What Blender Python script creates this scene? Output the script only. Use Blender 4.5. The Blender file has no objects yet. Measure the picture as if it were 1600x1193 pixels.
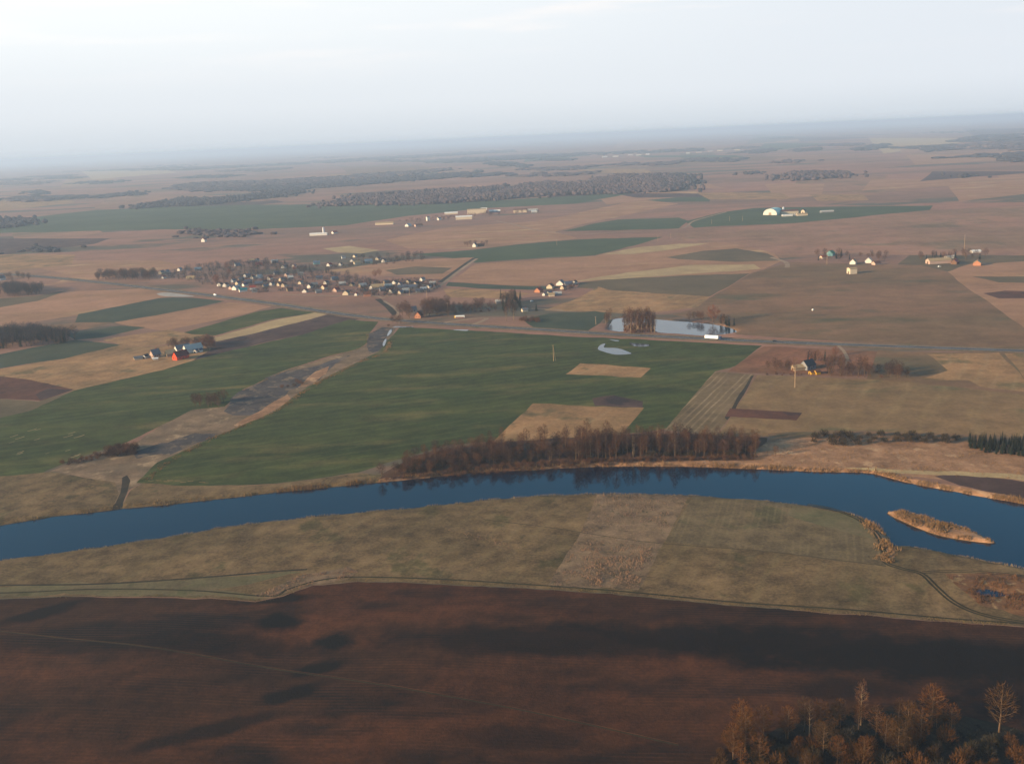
import bpy, math, random
import numpy as np
from mathutils import Vector, noise
from mathutils.geometry import delaunay_2d_cdt, tessellate_polygon
random.seed(7); rng = np.random.default_rng(7)
R = math.radians
scene = bpy.context.scene
COL = scene.collection

# ------------------------------------------------------------------ camera
F = 1600.0; PITCH = R(13.42); ROLL = R(2.58); H = 200.0
_f = np.array([0, math.cos(PITCH), -math.sin(PITCH)])
_r0 = np.array([1.0, 0, 0]); _u0 = np.array([0, math.sin(PITCH), math.cos(PITCH)])
_r = math.cos(ROLL)*_r0 - math.sin(ROLL)*_u0
_u = math.sin(ROLL)*_r0 + math.cos(ROLL)*_u0
def nz(x, y, s, o=0.0): return noise.noise(Vector((x/s+o, y/s-o, o*1.7)))
def sm(a, b, v):
    t = min(1, max(0, (v-a)/(b-a))); return t*t*(3-2*t)
def hbase(x, y):
    d = math.hypot(x, y)
    near = 1.5*sm(450, 390, y - 0.03*x)*(nz(x, y, 62, 3.1) + .6*nz(x, y*2.2, 90, 8.0))
    mid = 1.6*sm(700, 1000, d)*nz(x, y, 330, 5.2)
    far = 9.0*sm(1800, 6000, d)*nz(x, y, 2300, 1.3)
    return near + mid + far
def ray(px, py):
    d = _f + ((px-800)/F)*_r - ((py-596.5)/F)*_u
    return d
def at(px, py, z=None):
    d = ray(px, py)
    if d[2] > -0.004: d[2] = -0.004
    zz = 0.0 if z is None else z
    for i in range(1 if z is not None else 5):
        t = (zz-H)/d[2]; x, y = d[0]*t, d[1]*t
        if z is None: zz = hbase(x, y)
    return (x, y, zz)

cam = bpy.data.cameras.new('camera'); co = bpy.data.objects.new('camera', cam); COL.objects.link(co)
from mathutils import Matrix
co.matrix_world = Matrix(((_r[0], _u[0], -_f[0], 0), (_r[1], _u[1], -_f[1], 0), (_r[2], _u[2], -_f[2], H), (0, 0, 0, 1)))
cam.sensor_width = 36; cam.lens = 36*F/1600; cam.clip_start = 1; cam.clip_end = 120000
scene.camera = co

# ------------------------------------------------------------------ materials
def lin(c): return tuple(((v/255)/12.92 if v/255 <= .04045 else ((v/255+.055)/1.055)**2.4) for v in c)
def rv_(a): return random.uniform(-a, a)
class NT:
    def __init__(s, name):
        s.m = bpy.data.materials.new(name); s.m.use_nodes = True
        s.t = s.m.node_tree; s.b = s.t.nodes['Principled BSDF']; s.out = s.t.nodes['Material Output']
        s.b.inputs['Specular IOR Level'].default_value = .15
    def n(s, typ, **kw):
        nd = s.t.nodes.new(typ)
        for k, v in kw.items(): setattr(nd, k, v)
        return nd
    def l(s, a, b): s.t.links.new(a, b)
    def math(s, op, a, b=None, clamp=False):
        nd = s.n('ShaderNodeMath', operation=op); nd.use_clamp = clamp
        for i, v in enumerate((a, b)):
            if v is None: continue
            if isinstance(v, (int, float)): nd.inputs[i].default_value = v
            else: s.l(v, nd.inputs[i])
        return nd.outputs[0]
    def noise(s, vec, scale, detail=4, rough=.55):
        nd = s.n('ShaderNodeTexNoise'); nd.inputs['Scale'].default_value = scale
        nd.inputs['Detail'].default_value = detail; nd.inputs['Roughness'].default_value = rough
        s.l(vec, nd.inputs['Vector']); return nd.outputs['Fac']
    def ramp(s, fac, a, b):
        nd = s.n('ShaderNodeMapRange'); nd.interpolation_type = 'SMOOTHSTEP'
        nd.inputs['From Min'].default_value = a; nd.inputs['From Max'].default_value = b
        s.l(fac, nd.inputs['Value']); return nd.outputs['Result']
    def mix(s, fac, a, b, mode='MIX'):
        nd = s.n('ShaderNodeMix', data_type='RGBA', blend_type=mode)
        for sock, v in ((nd.inputs['Factor'], fac), (nd.inputs['A'], a), (nd.inputs['B'], b)):
            if isinstance(v, (int, float)): sock.default_value = v
            elif isinstance(v, tuple): sock.default_value = (*v, 1)
            else: s.l(v, sock)
        return nd.outputs['Result']
    def scaled(s, vec, sx, sy, sz=1, rot=0):
        nd = s.n('ShaderNodeMapping'); nd.inputs['Rotation'].default_value = (0, 0, rot)
        nd.inputs['Scale'].default_value = (sx, sy, sz); s.l(vec, nd.inputs['Vector']); return nd.outputs['Vector']
_seed = [0]
def field_mat(name, c1, c2, c3=None, patch=70, rows=None, fine=3.0, c3cut=(.56, .66), contrast=.55, bump=.25, rowmix=.35, offs=None, stretch=(1, 1, 0)):
    """two soil/grass tones in patches, optional third tone, optional drill rows (angle deg, spacing m, colour)"""
    k = NT(name); _seed[0] += 1
    g = k.n('ShaderNodeNewGeometry').outputs['Position']
    ad = k.n('ShaderNodeVectorMath', operation='ADD'); k.l(g, ad.inputs[0]); o = _seed[0]*137.0 if offs is None else offs
    ad.inputs[1].default_value = (o, -o*.6, 0); p = ad.outputs[0]
    ps = k.scaled(p, stretch[0], stretch[1], 1, R(stretch[2]))
    n1 = k.noise(ps, 1/patch, 5, .6)
    col = k.mix(k.ramp(n1, .36, .64), lin(c1), lin(c2))
    if c3 is not None:
        n3 = k.noise(ps, 1/(patch*.8), 4, .62)
        nd = k.n('ShaderNodeVectorMath', operation='ADD')
        col = k.mix(k.ramp(k.noise(k.scaled(ps, 1.1, .9, 1, 1.0), 1/(patch*.7), 5, .6), *c3cut), col, lin(c3))
    if rows:
        ang, sp, rc = rows
        q = k.scaled(p, 1, 1, 1, -R(ang))
        sx = k.n('ShaderNodeSeparateXYZ'); k.l(q, sx.inputs[0])
        wob = k.math('MULTIPLY', k.noise(p, .01, 2), sp*1.2)
        ph = k.math('MULTIPLY', k.math('ADD', sx.outputs['Y'], wob), 2*math.pi/sp)
        w = k.ramp(k.math('SINE', ph), .1, 1.0)
        brk = k.ramp(k.noise(k.scaled(q, .012, .12), 1.0, 3), .35, .65)
        col = k.mix(k.math('MULTIPLY', k.math('MULTIPLY', w, brk), rowmix), col, lin(rc))
    nf = k.noise(p, 1/fine, 6, .7); nm = k.noise(p, 1/(fine*7), 4, .6)
    nl = k.noise(ps, 1/(fine*30), 3, .6)
    v = k.math('ADD', k.math('MULTIPLY', nf, contrast*2.0), k.math('MULTIPLY', nm, contrast*2.2))
    v = k.math('ADD', v, k.math('MULTIPLY', nl, contrast*1.3))
    v = k.math('MAXIMUM', k.math('ADD', v, 1-contrast*2.75), .15)
    vv = k.n('ShaderNodeCombineXYZ')
    for i in range(3): k.l(v, vv.inputs[i])
    col = k.mix(1.0, col, vv.outputs[0], 'MULTIPLY')
    k.l(col, k.b.inputs['Base Color']); k.b.inputs['Roughness'].default_value = .95
    bp = k.n('ShaderNodeBump'); bp.inputs['Strength'].default_value = .6; bp.inputs['Distance'].default_value = bump
    k.l(nf, bp.inputs['Height']); k.l(bp.outputs[0], k.b.inputs['Normal'])
    return k.m
def plain(name, c, rough=.7, var=.25, scale=.6, metal=0, rnd=None):
    """weathered one-colour paint / bark / tile, rnd = second colour mixed per object"""
    k = NT(name); p = k.n('ShaderNodeTexCoord').outputs['Object']
    base = lin(c)
    if rnd is not None:
        oi = k.n('ShaderNodeObjectInfo').outputs['Random']; base = k.mix(oi, lin(c), lin(rnd))
    v = k.math('ADD', k.math('MULTIPLY', k.noise(p, scale, 5, .65), 2*var), 1-var)
    vv = k.n('ShaderNodeCombineXYZ')
    for i in range(3): k.l(v, vv.inputs[i])
    k.l(k.mix(1.0, base, vv.outputs[0], 'MULTIPLY'), k.b.inputs['Base Color'])
    k.b.inputs['Roughness'].default_value = rough; k.b.inputs['Metallic'].default_value = metal
    return k.m
def water_mat(name, c, rough=.02, bump=.004, sc=.5):
    k = NT(name); k.b.inputs['Base Color'].default_value = (*lin(c), 1); k.b.inputs['Roughness'].default_value = rough
    k.b.inputs['IOR'].default_value = 1.33; k.b.inputs['Specular IOR Level'].default_value = .5
    p = k.n('ShaderNodeNewGeometry').outputs['Position']
    bp = k.n('ShaderNodeBump'); bp.inputs['Strength'].default_value = 1; bp.inputs['Distance'].default_value = bump
    k.l(k.math('MULTIPLY', k.ramp(k.noise(k.scaled(p, .018, .05, 1, R(6)), 1.0, 4), .4, .66), .09), k.b.inputs['Roughness']) if rough < .05 else None
    k.l(k.math('MULTIPLY', k.noise(p, sc, 3), k.math('ADD', k.ramp(k.noise(k.scaled(p, .012, .04, 1, R(8)), 1.0, 4), .42, .62), .25)), bp.inputs['Height']); k.l(bp.outputs[0], k.b.inputs['Normal'])
    return k.m

GREEN1, GREEN2, GREENB = (50, 60, 26), (63, 69, 30), (96, 86, 46)
FM = {}
FM['ground']   = field_mat('ground_mosaic', (146, 104, 84), (120, 92, 74), (90, 82, 66), 420, fine=9, contrast=.35, c3cut=(.55, .6), stretch=(.35, 1, 10))
FM['green']    = field_mat('winter_wheat', GREEN1, GREEN2, GREENB, 55, rows=(24, 12, (84, 86, 44)), fine=2.5, c3cut=(.5, .72), rowmix=.45, contrast=.6, stretch=(.35, 1.5, 24))
FM['greenfar'] = field_mat('far_green_crop', (60, 72, 46), (70, 80, 52), None, 200, fine=8, contrast=.25)
FM['greendark']= field_mat('dark_green_crop', (52, 62, 46), (66, 70, 50), None, 90, fine=5, contrast=.3)
FM['olive']    = field_mat('olive_stubble', (88, 76, 54), (100, 84, 60), None, 100, fine=5, contrast=.35)
FM['tan']      = field_mat('dry_tan_grass', (156, 117, 78), (132, 101, 66), (108, 90, 58), 60, fine=3, rows=(62, 14, (160, 134, 98)), rowmix=.25)
FM['tanpink']  = field_mat('pinkish_dry_grass', (158, 116, 88), (144, 106, 76), (166, 132, 94), 140, fine=6, contrast=.35, stretch=(.4, 1.4, 8))
FM['straw']    = field_mat('pale_straw', (172, 146, 104), (156, 130, 94), None, 60, fine=4, contrast=.35)
FM['brown']    = field_mat('brown_grass', (128, 94, 68), (108, 84, 58), (86, 78, 54), 150, fine=4, contrast=.4, c3cut=(.52, .66), stretch=(.5, 1.2, 0))
FM['brownfar'] = field_mat('far_brown_grass', (146, 106, 84), (128, 98, 74), (112, 92, 68), 260, fine=8, contrast=.4, rows=(80, 40, (150, 118, 92)), rowmix=.2)
FM['red']      = field_mat('reddish_soil', (132, 86, 60), (116, 80, 56), None, 60, fine=4, rows=(50, 30, (88, 64, 46)), rowmix=.4)
FM['strip']    = field_mat('striped_stubble', (118, 96, 68), (104, 86, 60), None, 60, fine=3, rows=(64, 5, (164, 138, 104)), rowmix=.55)
FM['tanolive'] = field_mat('tan_olive_stubble', (132, 102, 68), (116, 91, 60), (92, 82, 54), 90, fine=3, rows=(62, 26, (146, 122, 82)), rowmix=.3, stretch=(.5, 1.2, 0))
FM['purple']   = field_mat('ploughed_purple_soil', (66, 48, 44), (82, 62, 54), (48, 38, 38), 50, fine=3)
FM['brownsoil']= field_mat('brown_soil', (96, 58, 42), (84, 54, 42), (58, 40, 36), 60, fine=3)
FM['reed']     = field_mat('dry_reed_ground', (158, 118, 86), (134, 98, 70), (170, 134, 100), 18, fine=2, contrast=.6)
FM['reedpale'] = field_mat('pale_valley_reed', (124, 100, 76), (104, 86, 66), (142, 118, 90), 24, fine=2.2, contrast=.65)
FM['burnt']    = field_mat('burnt_grass', (62, 58, 58), (80, 72, 68), (108, 92, 76), 20, fine=2.5, contrast=.6, c3cut=(.52, .62))
FM['wood']     = field_mat('leaf_litter', (92, 62, 42), (74, 52, 36), None, 16, fine=2, contrast=.6)
FM['meadow']   = field_mat('floodplain_meadow', (112, 89, 60), (94, 76, 50), (80, 69, 42), 46, fine=1.6, contrast=.95, rows=(64, 11, (122, 106, 72)), rowmix=.2, bump=.35)
FM['meadowrow']= field_mat('mown_meadow', (106, 88, 62), (94, 79, 55), (84, 76, 50), 60, fine=1.6, contrast=.8, rows=(72, 3.6, (120, 102, 72)), rowmix=.35)
FM['rough']    = field_mat('rough_weeds', (126, 102, 76), (112, 90, 68), (92, 78, 56), 9, fine=1.6, contrast=.8, bump=.5)
FM['damp']     = field_mat('damp_green_grass', (96, 88, 60), (104, 90, 64), (84, 80, 52), 20, fine=1.6, contrast=.5)
FM['wetorange']= field_mat('wet_orange_sedge', (116, 80, 52), (96, 70, 50), (142, 114, 80), 10, fine=1.4, contrast=.7)
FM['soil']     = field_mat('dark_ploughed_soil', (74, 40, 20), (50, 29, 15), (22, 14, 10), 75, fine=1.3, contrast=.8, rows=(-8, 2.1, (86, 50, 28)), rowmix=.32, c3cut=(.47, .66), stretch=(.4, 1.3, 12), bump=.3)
FM['scrub']    = field_mat('scrub_grass', (28, 26, 18), (44, 38, 28), (16, 15, 11), 12, fine=1.2, contrast=.7)
FM['dirt']     = field_mat('dirt_track', (150, 124, 100), (134, 112, 90), None, 20, fine=2, contrast=.4)
FM['furrow']   = field_mat('furrow_soil', (104, 66, 40), (84, 54, 34), None, 20, fine=2, contrast=.4)
FM['rut']      = field_mat('wet_wheel_rut', (58, 52, 34), (48, 44, 28), None, 12, fine=1, contrast=.5)
FM['ditch']    = field_mat('dark_ditch', (58, 50, 36), (44, 40, 32), None, 12, fine=1.5, contrast=.6)
FM['asphalt']  = field_mat('asphalt', (84, 84, 86), (74, 74, 77), None, 30, fine=1, contrast=.25, bump=.02)
FM['verge']    = field_mat('road_verge', (124, 98, 72), (106, 88, 62), (94, 88, 58), 20, fine=2, contrast=.5)
FM['paint']    = plain('road_paint', (215, 215, 208), .6, .1)
FM['gravel']   = field_mat('gravel', (168, 158, 148), (154, 146, 138), None, 15, fine=1, contrast=.3)

# ------------------------------------------------------------------ object helpers
class MB:
    def __init__(s): s.v = []; s.f = []
    def poly(s, pts):
        i = len(s.v); s.v.extend(tuple(p) for p in pts); s.f.append(tuple(range(i, i+len(pts))))
    def box(s, x0, x1, y0, y1, z0, z1):
        i = len(s.v)
        s.v += [(x0, y0, z0), (x1, y0, z0), (x1, y1, z0), (x0, y1, z0), (x0, y0, z1), (x1, y0, z1), (x1, y1, z1), (x0, y1, z1)]
        s.f += [(i, i+3, i+2, i+1), (i+4, i+5, i+6, i+7), (i, i+1, i+5, i+4), (i+1, i+2, i+6, i+5), (i+2, i+3, i+7, i+6), (i+3, i, i+4, i+7)]
    def tube(s, pts, rads, n=6, cap=True):
        pts = [Vector(p) for p in pts]; base = len(s.v)
        for j, p in enumerate(pts):
            d = (pts[min(j+1, len(pts)-1)]-pts[max(j-1, 0)]).normalized()
            a = d.cross(Vector((0, 0, 1)) if abs(d.z) < .9 else Vector((1, 0, 0))).normalized(); b = d.cross(a)
            for q in range(n):
                t = 2*math.pi*q/n; s.v.append(tuple(p+(a*math.cos(t)+b*math.sin(t))*rads[j]))
        for j in range(len(pts)-1):
            for q in range(n):
                q2 = (q+1) % n
                s.f.append((base+j*n+q, base+j*n+q2, base+(j+1)*n+q2, base+(j+1)*n+q))
        if cap:
            s.f.append(tuple(base+(len(pts)-1)*n+q for q in range(n))); s.f.append(tuple(base+n-1-q for q in range(n)))
    def mesh(s, name, mat, smooth=False):
        me = bpy.data.meshes.new(name); me.from_pydata(s.v, [], s.f)
        if mat: me.materials.append(mat)
        if smooth: me.polygons.foreach_set('use_smooth', [True]*len(me.polygons))
        me.update(); return me
def link(name, me, parent=None):
    o = bpy.data.objects.new(name, me); COL.objects.link(o)
    if parent: o.parent = parent
    return o
def struct(o): o['kind'] = 'structure'; return o
def stuff(o): o['kind'] = 'stuff'; return o
def tag(o, label, cat, group=None):
    o['label'] = label; o['category'] = cat
    if group: o['group'] = group
    return o
def empty(name, loc, rz=0, label='', cat='', group=None, s=1.0):
    o = bpy.data.objects.new(name, None); COL.objects.link(o); o.location = loc; o.rotation_euler = (0, 0, rz); o.scale = (s, s, s)
    o.empty_display_size = .5
    return tag(o, label, cat, group)
KIDS = {}
def add_kid(parent, o): KIDS.setdefault(parent.name, []).append(o)

# ------------------------------------------------------------------ the land: one seamless sheet cut into fields
def W(pts, z=None): return np.array([at(*p, z)[:2] for p in pts])
RIVER_PX = [(-260, 862), (0, 820), (90, 806), (180, 795), (300, 783), (400, 772), (500, 762), (600, 752), (700, 742), (800, 735), (900, 730), (1000, 728), (1100, 729), (1200, 733), (1300, 737), (1360, 739), (1420, 753), (1500, 769), (1600, 787), (1900, 842),
            (1900, 948), (1600, 884), (1550, 876), (1480, 860), (1420, 849), (1402, 848), (1392, 838), (1380, 826), (1362, 813), (1338, 802), (1290, 791), (1240, 784), (1150, 776), (1060, 771), (950, 769), (850, 772), (760, 779), (680, 787), (600, 794), (500, 804), (400, 815), (300, 830), (200, 845), (100, 860), (0, 872), (-260, 912)]
POND_PX = [(952, 514), (957, 503), (965, 497), (1000, 496), (1030, 499), (1080, 503), (1125, 508), (1150, 517), (1130, 522), (1100, 524), (1060, 521), (1028, 518), (1022, 506), (1000, 503), (980, 506), (973, 517), (965, 517)]
MARSH_PX = [(1526, 923), (1545, 921), (1562, 925), (1575, 928), (1560, 930), (1536, 928)]
ISLAND_PX = [(1387, 799), (1410, 797), (1450, 808), (1500, 822), (1545, 840), (1551, 846), (1510, 842), (1460, 832), (1410, 812)]
def densify(P, step=None, close=True, jit=1.0):
    out = []
    n = len(P)
    for i in range(n if close else n-1):
        a, b = P[i], P[(i+1) % n]; L = float(np.hypot(*(b-a)))
        st = step or max(4.0, float(np.hypot(*a))/110)
        k = max(1, int(L/st))
        for j in range(k): out.append(a+(b-a)*j/k)
    if not close: out.append(P[-1])
    out = np.array(out)
    if jit:
        for q in out:
            d = math.hypot(*q); am = jit*d/1100
            s = d/45
            x, y = q
            q[0] += am*(nz(x, y, s, 11.3)+.6*nz(x, y, s/3, 2.2)); q[1] += 1.6*am*(nz(x, y, s, 23.9)+.6*nz(x, y, s/3, 7.7))
    return out
def smooth_poly(P, k=5, close=True):
    """Catmull-Rom through the outline"""
    n = len(P); out = []
    for i in range(n if close else n-1):
        p0, p1, p2, p3 = (P[(i-1) % n] if close or i > 0 else P[0]), P[i], P[(i+1) % n], (P[(i+2) % n] if close or i+2 < n else P[n-1])
        for j in range(k):
            t = j/k
            out.append(.5*((2*p1)+(-p0+p2)*t+(2*p0-5*p1+4*p2-p3)*t*t+(-p0+3*p1-3*p2+p3)*t**3))
    if not close: out.append(P[-1])
    return np.array(out)
river = smooth_poly(W(RIVER_PX, -.8), 6); pond = smooth_poly(W(POND_PX, -.5), 4); marsh = smooth_poly(W(MARSH_PX, -.4), 3); island = smooth_poly(W(ISLAND_PX, -.6), 4)
# little scallops of the reedy banks
for P in (river,):
    for q in P:
        x, y = q; q[0] += 1.2*nz(x, y, 14, 4.4); q[1] += 1.6*nz(x, y, 11, 9.1)
FIELDS = [  # kind, outline in the photograph (later ones lie over earlier ones)
 ('greenfar', [(-300, 352), (0, 345), (150, 328), (300, 322), (520, 319), (700, 317), (880, 307), (1000, 300), (900, 318), (760, 325), (640, 337), (540, 352), (400, 358), (200, 359), (0, 364), (-300, 372)]),
 ('greenfar', [(878, 361), (925, 350), (965, 343), (1060, 340), (1075, 345), (1060, 357), (960, 360)]),
 ('greenfar', [(1070, 346), (1130, 331), (1180, 325), (1290, 323), (1460, 321), (1455, 328), (1350, 338), (1240, 349), (1130, 353), (1085, 356)]),
 ('brownfar', [(1085, 357), (1240, 350), (1350, 339), (1460, 328), (1700, 318), (1700, 400), (1430, 398), (1280, 398), (1222, 404), (1150, 385), (1060, 375), (1040, 368)]),
 ('tanpink', [(600, 375), (700, 355), (840, 345), (1000, 312), (1060, 318), (900, 352), (868, 362), (900, 372), (740, 388), (640, 388)]),
 ('greenfar', [(640, 397), (740, 390), (815, 381), (900, 374), (1035, 370), (990, 384), (930, 399), (860, 402), (745, 410), (700, 402)]),
 ('straw', [(505, 388), (545, 384), (592, 391), (565, 396), (530, 394)]),
 ('tanpink', [(500, 424), (640, 405), (742, 402), (737, 408), (690, 436), (640, 432), (560, 430)]),
 ('olive', [(600, 422), (650, 416), (705, 418), (690, 427), (620, 429)]),
 ('tanpink', [(745, 412), (860, 404), (930, 400), (1040, 382), (1130, 378), (1210, 395), (1222, 408), (1195, 420), (1170, 427), (1000, 434), (905, 440), (830, 447), (720, 440), (705, 438)]),
 ('straw', [(940, 397), (1000, 386), (1060, 381), (1110, 380), (1060, 388), (990, 397)]),
 ('straw', [(890, 440), (980, 426), (1080, 414), (1180, 413), (1190, 420), (1060, 429), (960, 436)]),
 ('olive', [(1040, 402), (1100, 392), (1150, 388), (1200, 396), (1222, 407), (1150, 409), (1060, 405)]),
 ('greendark', [(700, 440), (800, 446), (880, 447), (860, 453), (760, 451), (695, 446)]),
 ('olive', [(905, 441), (960, 436), (1080, 430), (1172, 427), (1150, 440), (1110, 463), (1040, 459), (950, 453), (900, 449)]),
 ('tan', [(690, 450), (760, 452), (830, 458), (800, 466), (700, 464)]),
 ('tan', [(900, 466), (935, 448), (950, 453), (1040, 459), (1110, 463), (1092, 480), (1000, 490), (940, 488), (850, 485)]),
 ('greendark', [(835, 512), (815, 498), (860, 489), (930, 486), (950, 490), (938, 505), (915, 518)]),
 ('brown', [(1110, 465), (1172, 428), (1235, 410), (1440, 414), (1480, 424), (1620, 527), (1620, 545), (1400, 536), (1250, 530), (1150, 522), (1130, 505), (1050, 492), (1090, 480)]),
 ('tanpink', [(1480, 424), (1520, 412), (1700, 404), (1700, 590), (1620, 527)]),
 ('brownsoil', [(1535, 458), (1570, 454), (1640, 456), (1640, 466), (1560, 466)]),
 ('olive', [(1520, 432), (1600, 432), (1700, 438), (1700, 444), (1560, 441)]),
 # strips left of the road
 ('tanpink', [(-200, 500), (0, 478), (110, 455), (230, 450), (300, 462), (250, 466), (120, 492), (0, 512), (-200, 548)]),
 ('olive', [(-200, 470), (0, 466), (60, 462), (110, 452), (60, 470), (0, 480), (-200, 498)]),
 ('greendark', [(120, 503), (125, 490), (250, 465), (300, 465), (352, 470), (280, 486), (180, 503)]),
 ('brown', [(0, 520), (120, 503), (180, 503), (110, 520), (0, 545)]),
 ('tanpink', [(180, 503), (290, 484), (360, 472), (425, 479), (370, 493), (260, 516), (228, 512), (200, 508)]),
 ('greendark', [(105, 522), (190, 508), (228, 511), (160, 527), (120, 530)]),
 ('green', [(285, 520), (395, 488), (440, 481), (492, 488), (430, 498), (335, 524), (300, 524)]),
 ('tan', [(160, 530), (260, 515), (300, 522), (340, 524), (240, 540), (190, 538)]),
 ('straw', [(330, 528), (430, 500), (500, 486), (514, 490), (400, 521), (340, 535)]),
 ('purple', [(285, 562), (333, 534), (400, 520), (513, 491), (560, 498), (470, 523), (400, 538), (310, 562)]),
 ('greendark', [(-200, 588), (0, 553), (120, 530), (190, 538), (100, 560), (0, 575), (-200, 612)]),
 ('tan', [(-200, 614), (0, 576), (100, 560), (190, 538), (240, 541), (300, 535), (330, 545), (300, 564), (255, 577), (118, 611), (0, 590), (-200, 618)]),
 ('brownsoil', [(-200, 600), (0, 587), (40, 592), (118, 608), (65, 626), (0, 622), (-200, 632)]),
 ('purple', [(55, 617), (75, 607), (116, 608), (66, 625)]),
 ('olive', [(-200, 640), (0, 622), (62, 627), (118, 609), (50, 641), (0, 652), (-200, 690)]),
 ('green', [(-200, 690), (0, 652), (50, 641), (118, 609), (255, 577), (340, 552), (470, 523), (545, 499), (590, 503), (578, 520), (575, 535), (558, 545), (500, 560), (440, 580), (380, 608), (350, 635), (300, 640), (250, 665), (200, 690), (130, 712), (60, 741), (-200, 765)]),
 # the side valley
 ('reedpale', [(588, 512), (618, 510), (606, 535), (595, 552), (560, 567), (485, 605), (430, 642), (330, 688), (262, 722), (225, 752), (203, 765), (190, 790), (172, 795), (180, 752), (80, 736), (150, 708), (215, 690), (250, 665), (300, 640), (352, 634), (380, 609), (440, 580), (558, 545), (577, 535)]),
 ('burnt', [(345, 643), (366, 618), (400, 596), (440, 582), (480, 573), (530, 560), (550, 552), (500, 590), (455, 610), (432, 632), (390, 648)]),
 ('burnt', [(574, 538), (577, 522), (592, 513), (612, 513), (598, 527), (592, 549), (578, 553)]),
 ('burnt', [(215, 702), (280, 682), (335, 676), (330, 686), (270, 705), (220, 712)]),
 ('reed', [(420, 632), (450, 616), (456, 624), (430, 640), (380, 665), (365, 664)]),
 ('reed', [(490, 580), (515, 572), (510, 583), (478, 603), (465, 605)]),
 ('ditch', [(192, 744), (201, 741), (206, 750), (201, 768), (193, 781), (182, 798), (171, 798), (182, 783), (188, 768)]),
 # the main green field and its inlets
 ('green', [(625, 510), (760, 517), (900, 526), (1000, 530), (1192, 540), (1150, 571), (1118, 580), (1040, 668), (1010, 675), (900, 682), (780, 688), (700, 694), (640, 712), (560, 737), (430, 756), (300, 759), (215, 753), (245, 722), (330, 684), (430, 642), (480, 604), (545, 572), (590, 550), (606, 530)]),
 ('tan', [(905, 567), (1016, 575), (1000, 590), (884, 584)]),
 ('tan', [(833, 629), (930, 635), (1005, 637), (985, 665), (960, 690), (770, 690)]),
 ('purple', [(925, 622), (960, 617), (1003, 627), (1003, 637), (930, 634)]),
 ('strip', [(1118, 580), (1181, 585), (1120, 680), (1036, 672)]),
 ('red', [(1195, 541), (1300, 546), (1372, 549), (1360, 588), (1200, 584), (1135, 580), (1165, 561)]),
 ('brown', [(1372, 547), (1460, 550), (1560, 551), (1700, 556), (1700, 640), (1420, 602), (1355, 592)]),
 ('tan', [(1450, 553), (1560, 551), (1590, 580), (1620, 614), (1530, 604), (1490, 578)]),
 ('tanolive', [(1185, 586), (1300, 590), (1420, 596), (1700, 628), (1700, 690), (1450, 680), (1300, 676), (1200, 682), (1120, 682)]),
 ('tan', [(1450, 551), (1482, 571), (1520, 595), (1440, 592), (1480, 578)]),
 ('tan', [(1455, 556), (1560, 551), (1590, 580), (1620, 614), (1530, 604), (1490, 578)]),
 ('tan', [(1570, 552), (1700, 556), (1700, 622), (1620, 614)]),
 ('ditch', [(1176, 587), (1181, 587), (1146, 643), (1134, 655), (1130, 652)]),
 ('brownsoil', [(1140, 637), (1255, 645), (1245, 657), (1165, 652), (1132, 650)]),
 # valley foot: wood, reeds
 ('wood', [(585, 748), (640, 714), (700, 698), (780, 690), (900, 682), (1060, 676), (1200, 684), (1195, 720), (900, 728), (700, 742)]),
 ('reed', [(1180, 705), (1205, 686), (1290, 679), (1400, 683), (1510, 688), (1700, 692), (1700, 762), (1500, 750), (1365, 738), (1290, 735), (1180, 730)]),
 ('brown', [(1200, 677), (1300, 672), (1450, 676), (1700, 686), (1700, 696), (1510, 690), (1400, 686), (1290, 682), (1205, 688)]),
 ('purple', [(1460, 743), (1500, 740), (1560, 747), (1700, 764), (1700, 796), (1590, 778), (1500, 758)]),
 ('straw', [(1300, 729), (1460, 735), (1560, 739), (1700, 748), (1700, 760), (1560, 746), (1460, 741), (1360, 736)]),
 ('reed', [(440, 775), (600, 756), (500, 766), (590, 748), (700, 738), (900, 724), (1060, 719), (1190, 719), (1300, 728), (1370, 736), (1420, 746), (1500, 760), (1700, 796), (1700, 830), (1400, 775), (1200, 760), (800, 760), (480, 800)]),
 ('meadow', [(-260, 770), (0, 743), (80, 737), (180, 752), (186, 770), (174, 797), (160, 806), (-260, 880)]),
 ('meadow', [(205, 765), (225, 753), (300, 759), (430, 757), (560, 738), (600, 742), (560, 775), (190, 815), (186, 797)]),
 # near side of the river
 ('meadow', [(-300, 870), (0, 840), (200, 820), (500, 780), (900, 750), (1240, 765), (1400, 800), (1600, 850), (1900, 920), (1900, 1010), (1600, 978), (1450, 968), (1300, 957), (1150, 945), (1000, 931), (850, 919), (700, 911), (560, 907), (490, 913), (440, 931), (400, 938), (250, 931), (100, 931), (-300, 940)]),
 ('damp', [(-300, 922), (0, 914), (200, 908), (380, 898), (480, 892), (400, 908), (330, 922), (430, 928), (400, 934), (250, 928), (100, 928), (-300, 938)]),
 ('rough', [(935, 768), (1080, 768), (1035, 848), (998, 922), (856, 914), (895, 850)]),
 ('rough', [(470, 898), (545, 884), (560, 892), (545, 904), (495, 912), (420, 934), (400, 930)]),
 ('meadowrow', [(1085, 772), (1240, 785), (1338, 806), (1372, 850), (1385, 884), (1200, 862), (1038, 846)]),
 ('damp', [(1240, 790), (1335, 803), (1368, 845), (1300, 825), (1230, 806)]),
 ('wetorange', [(1480, 898), (1540, 893), (1700, 905), (1900, 930), (1900, 985), (1600, 962), (1530, 945), (1500, 920)]),
 ('reed', [(1385, 832), (1400, 846), (1398, 870), (1390, 868), (1372, 838), (1345, 808)]),
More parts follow.
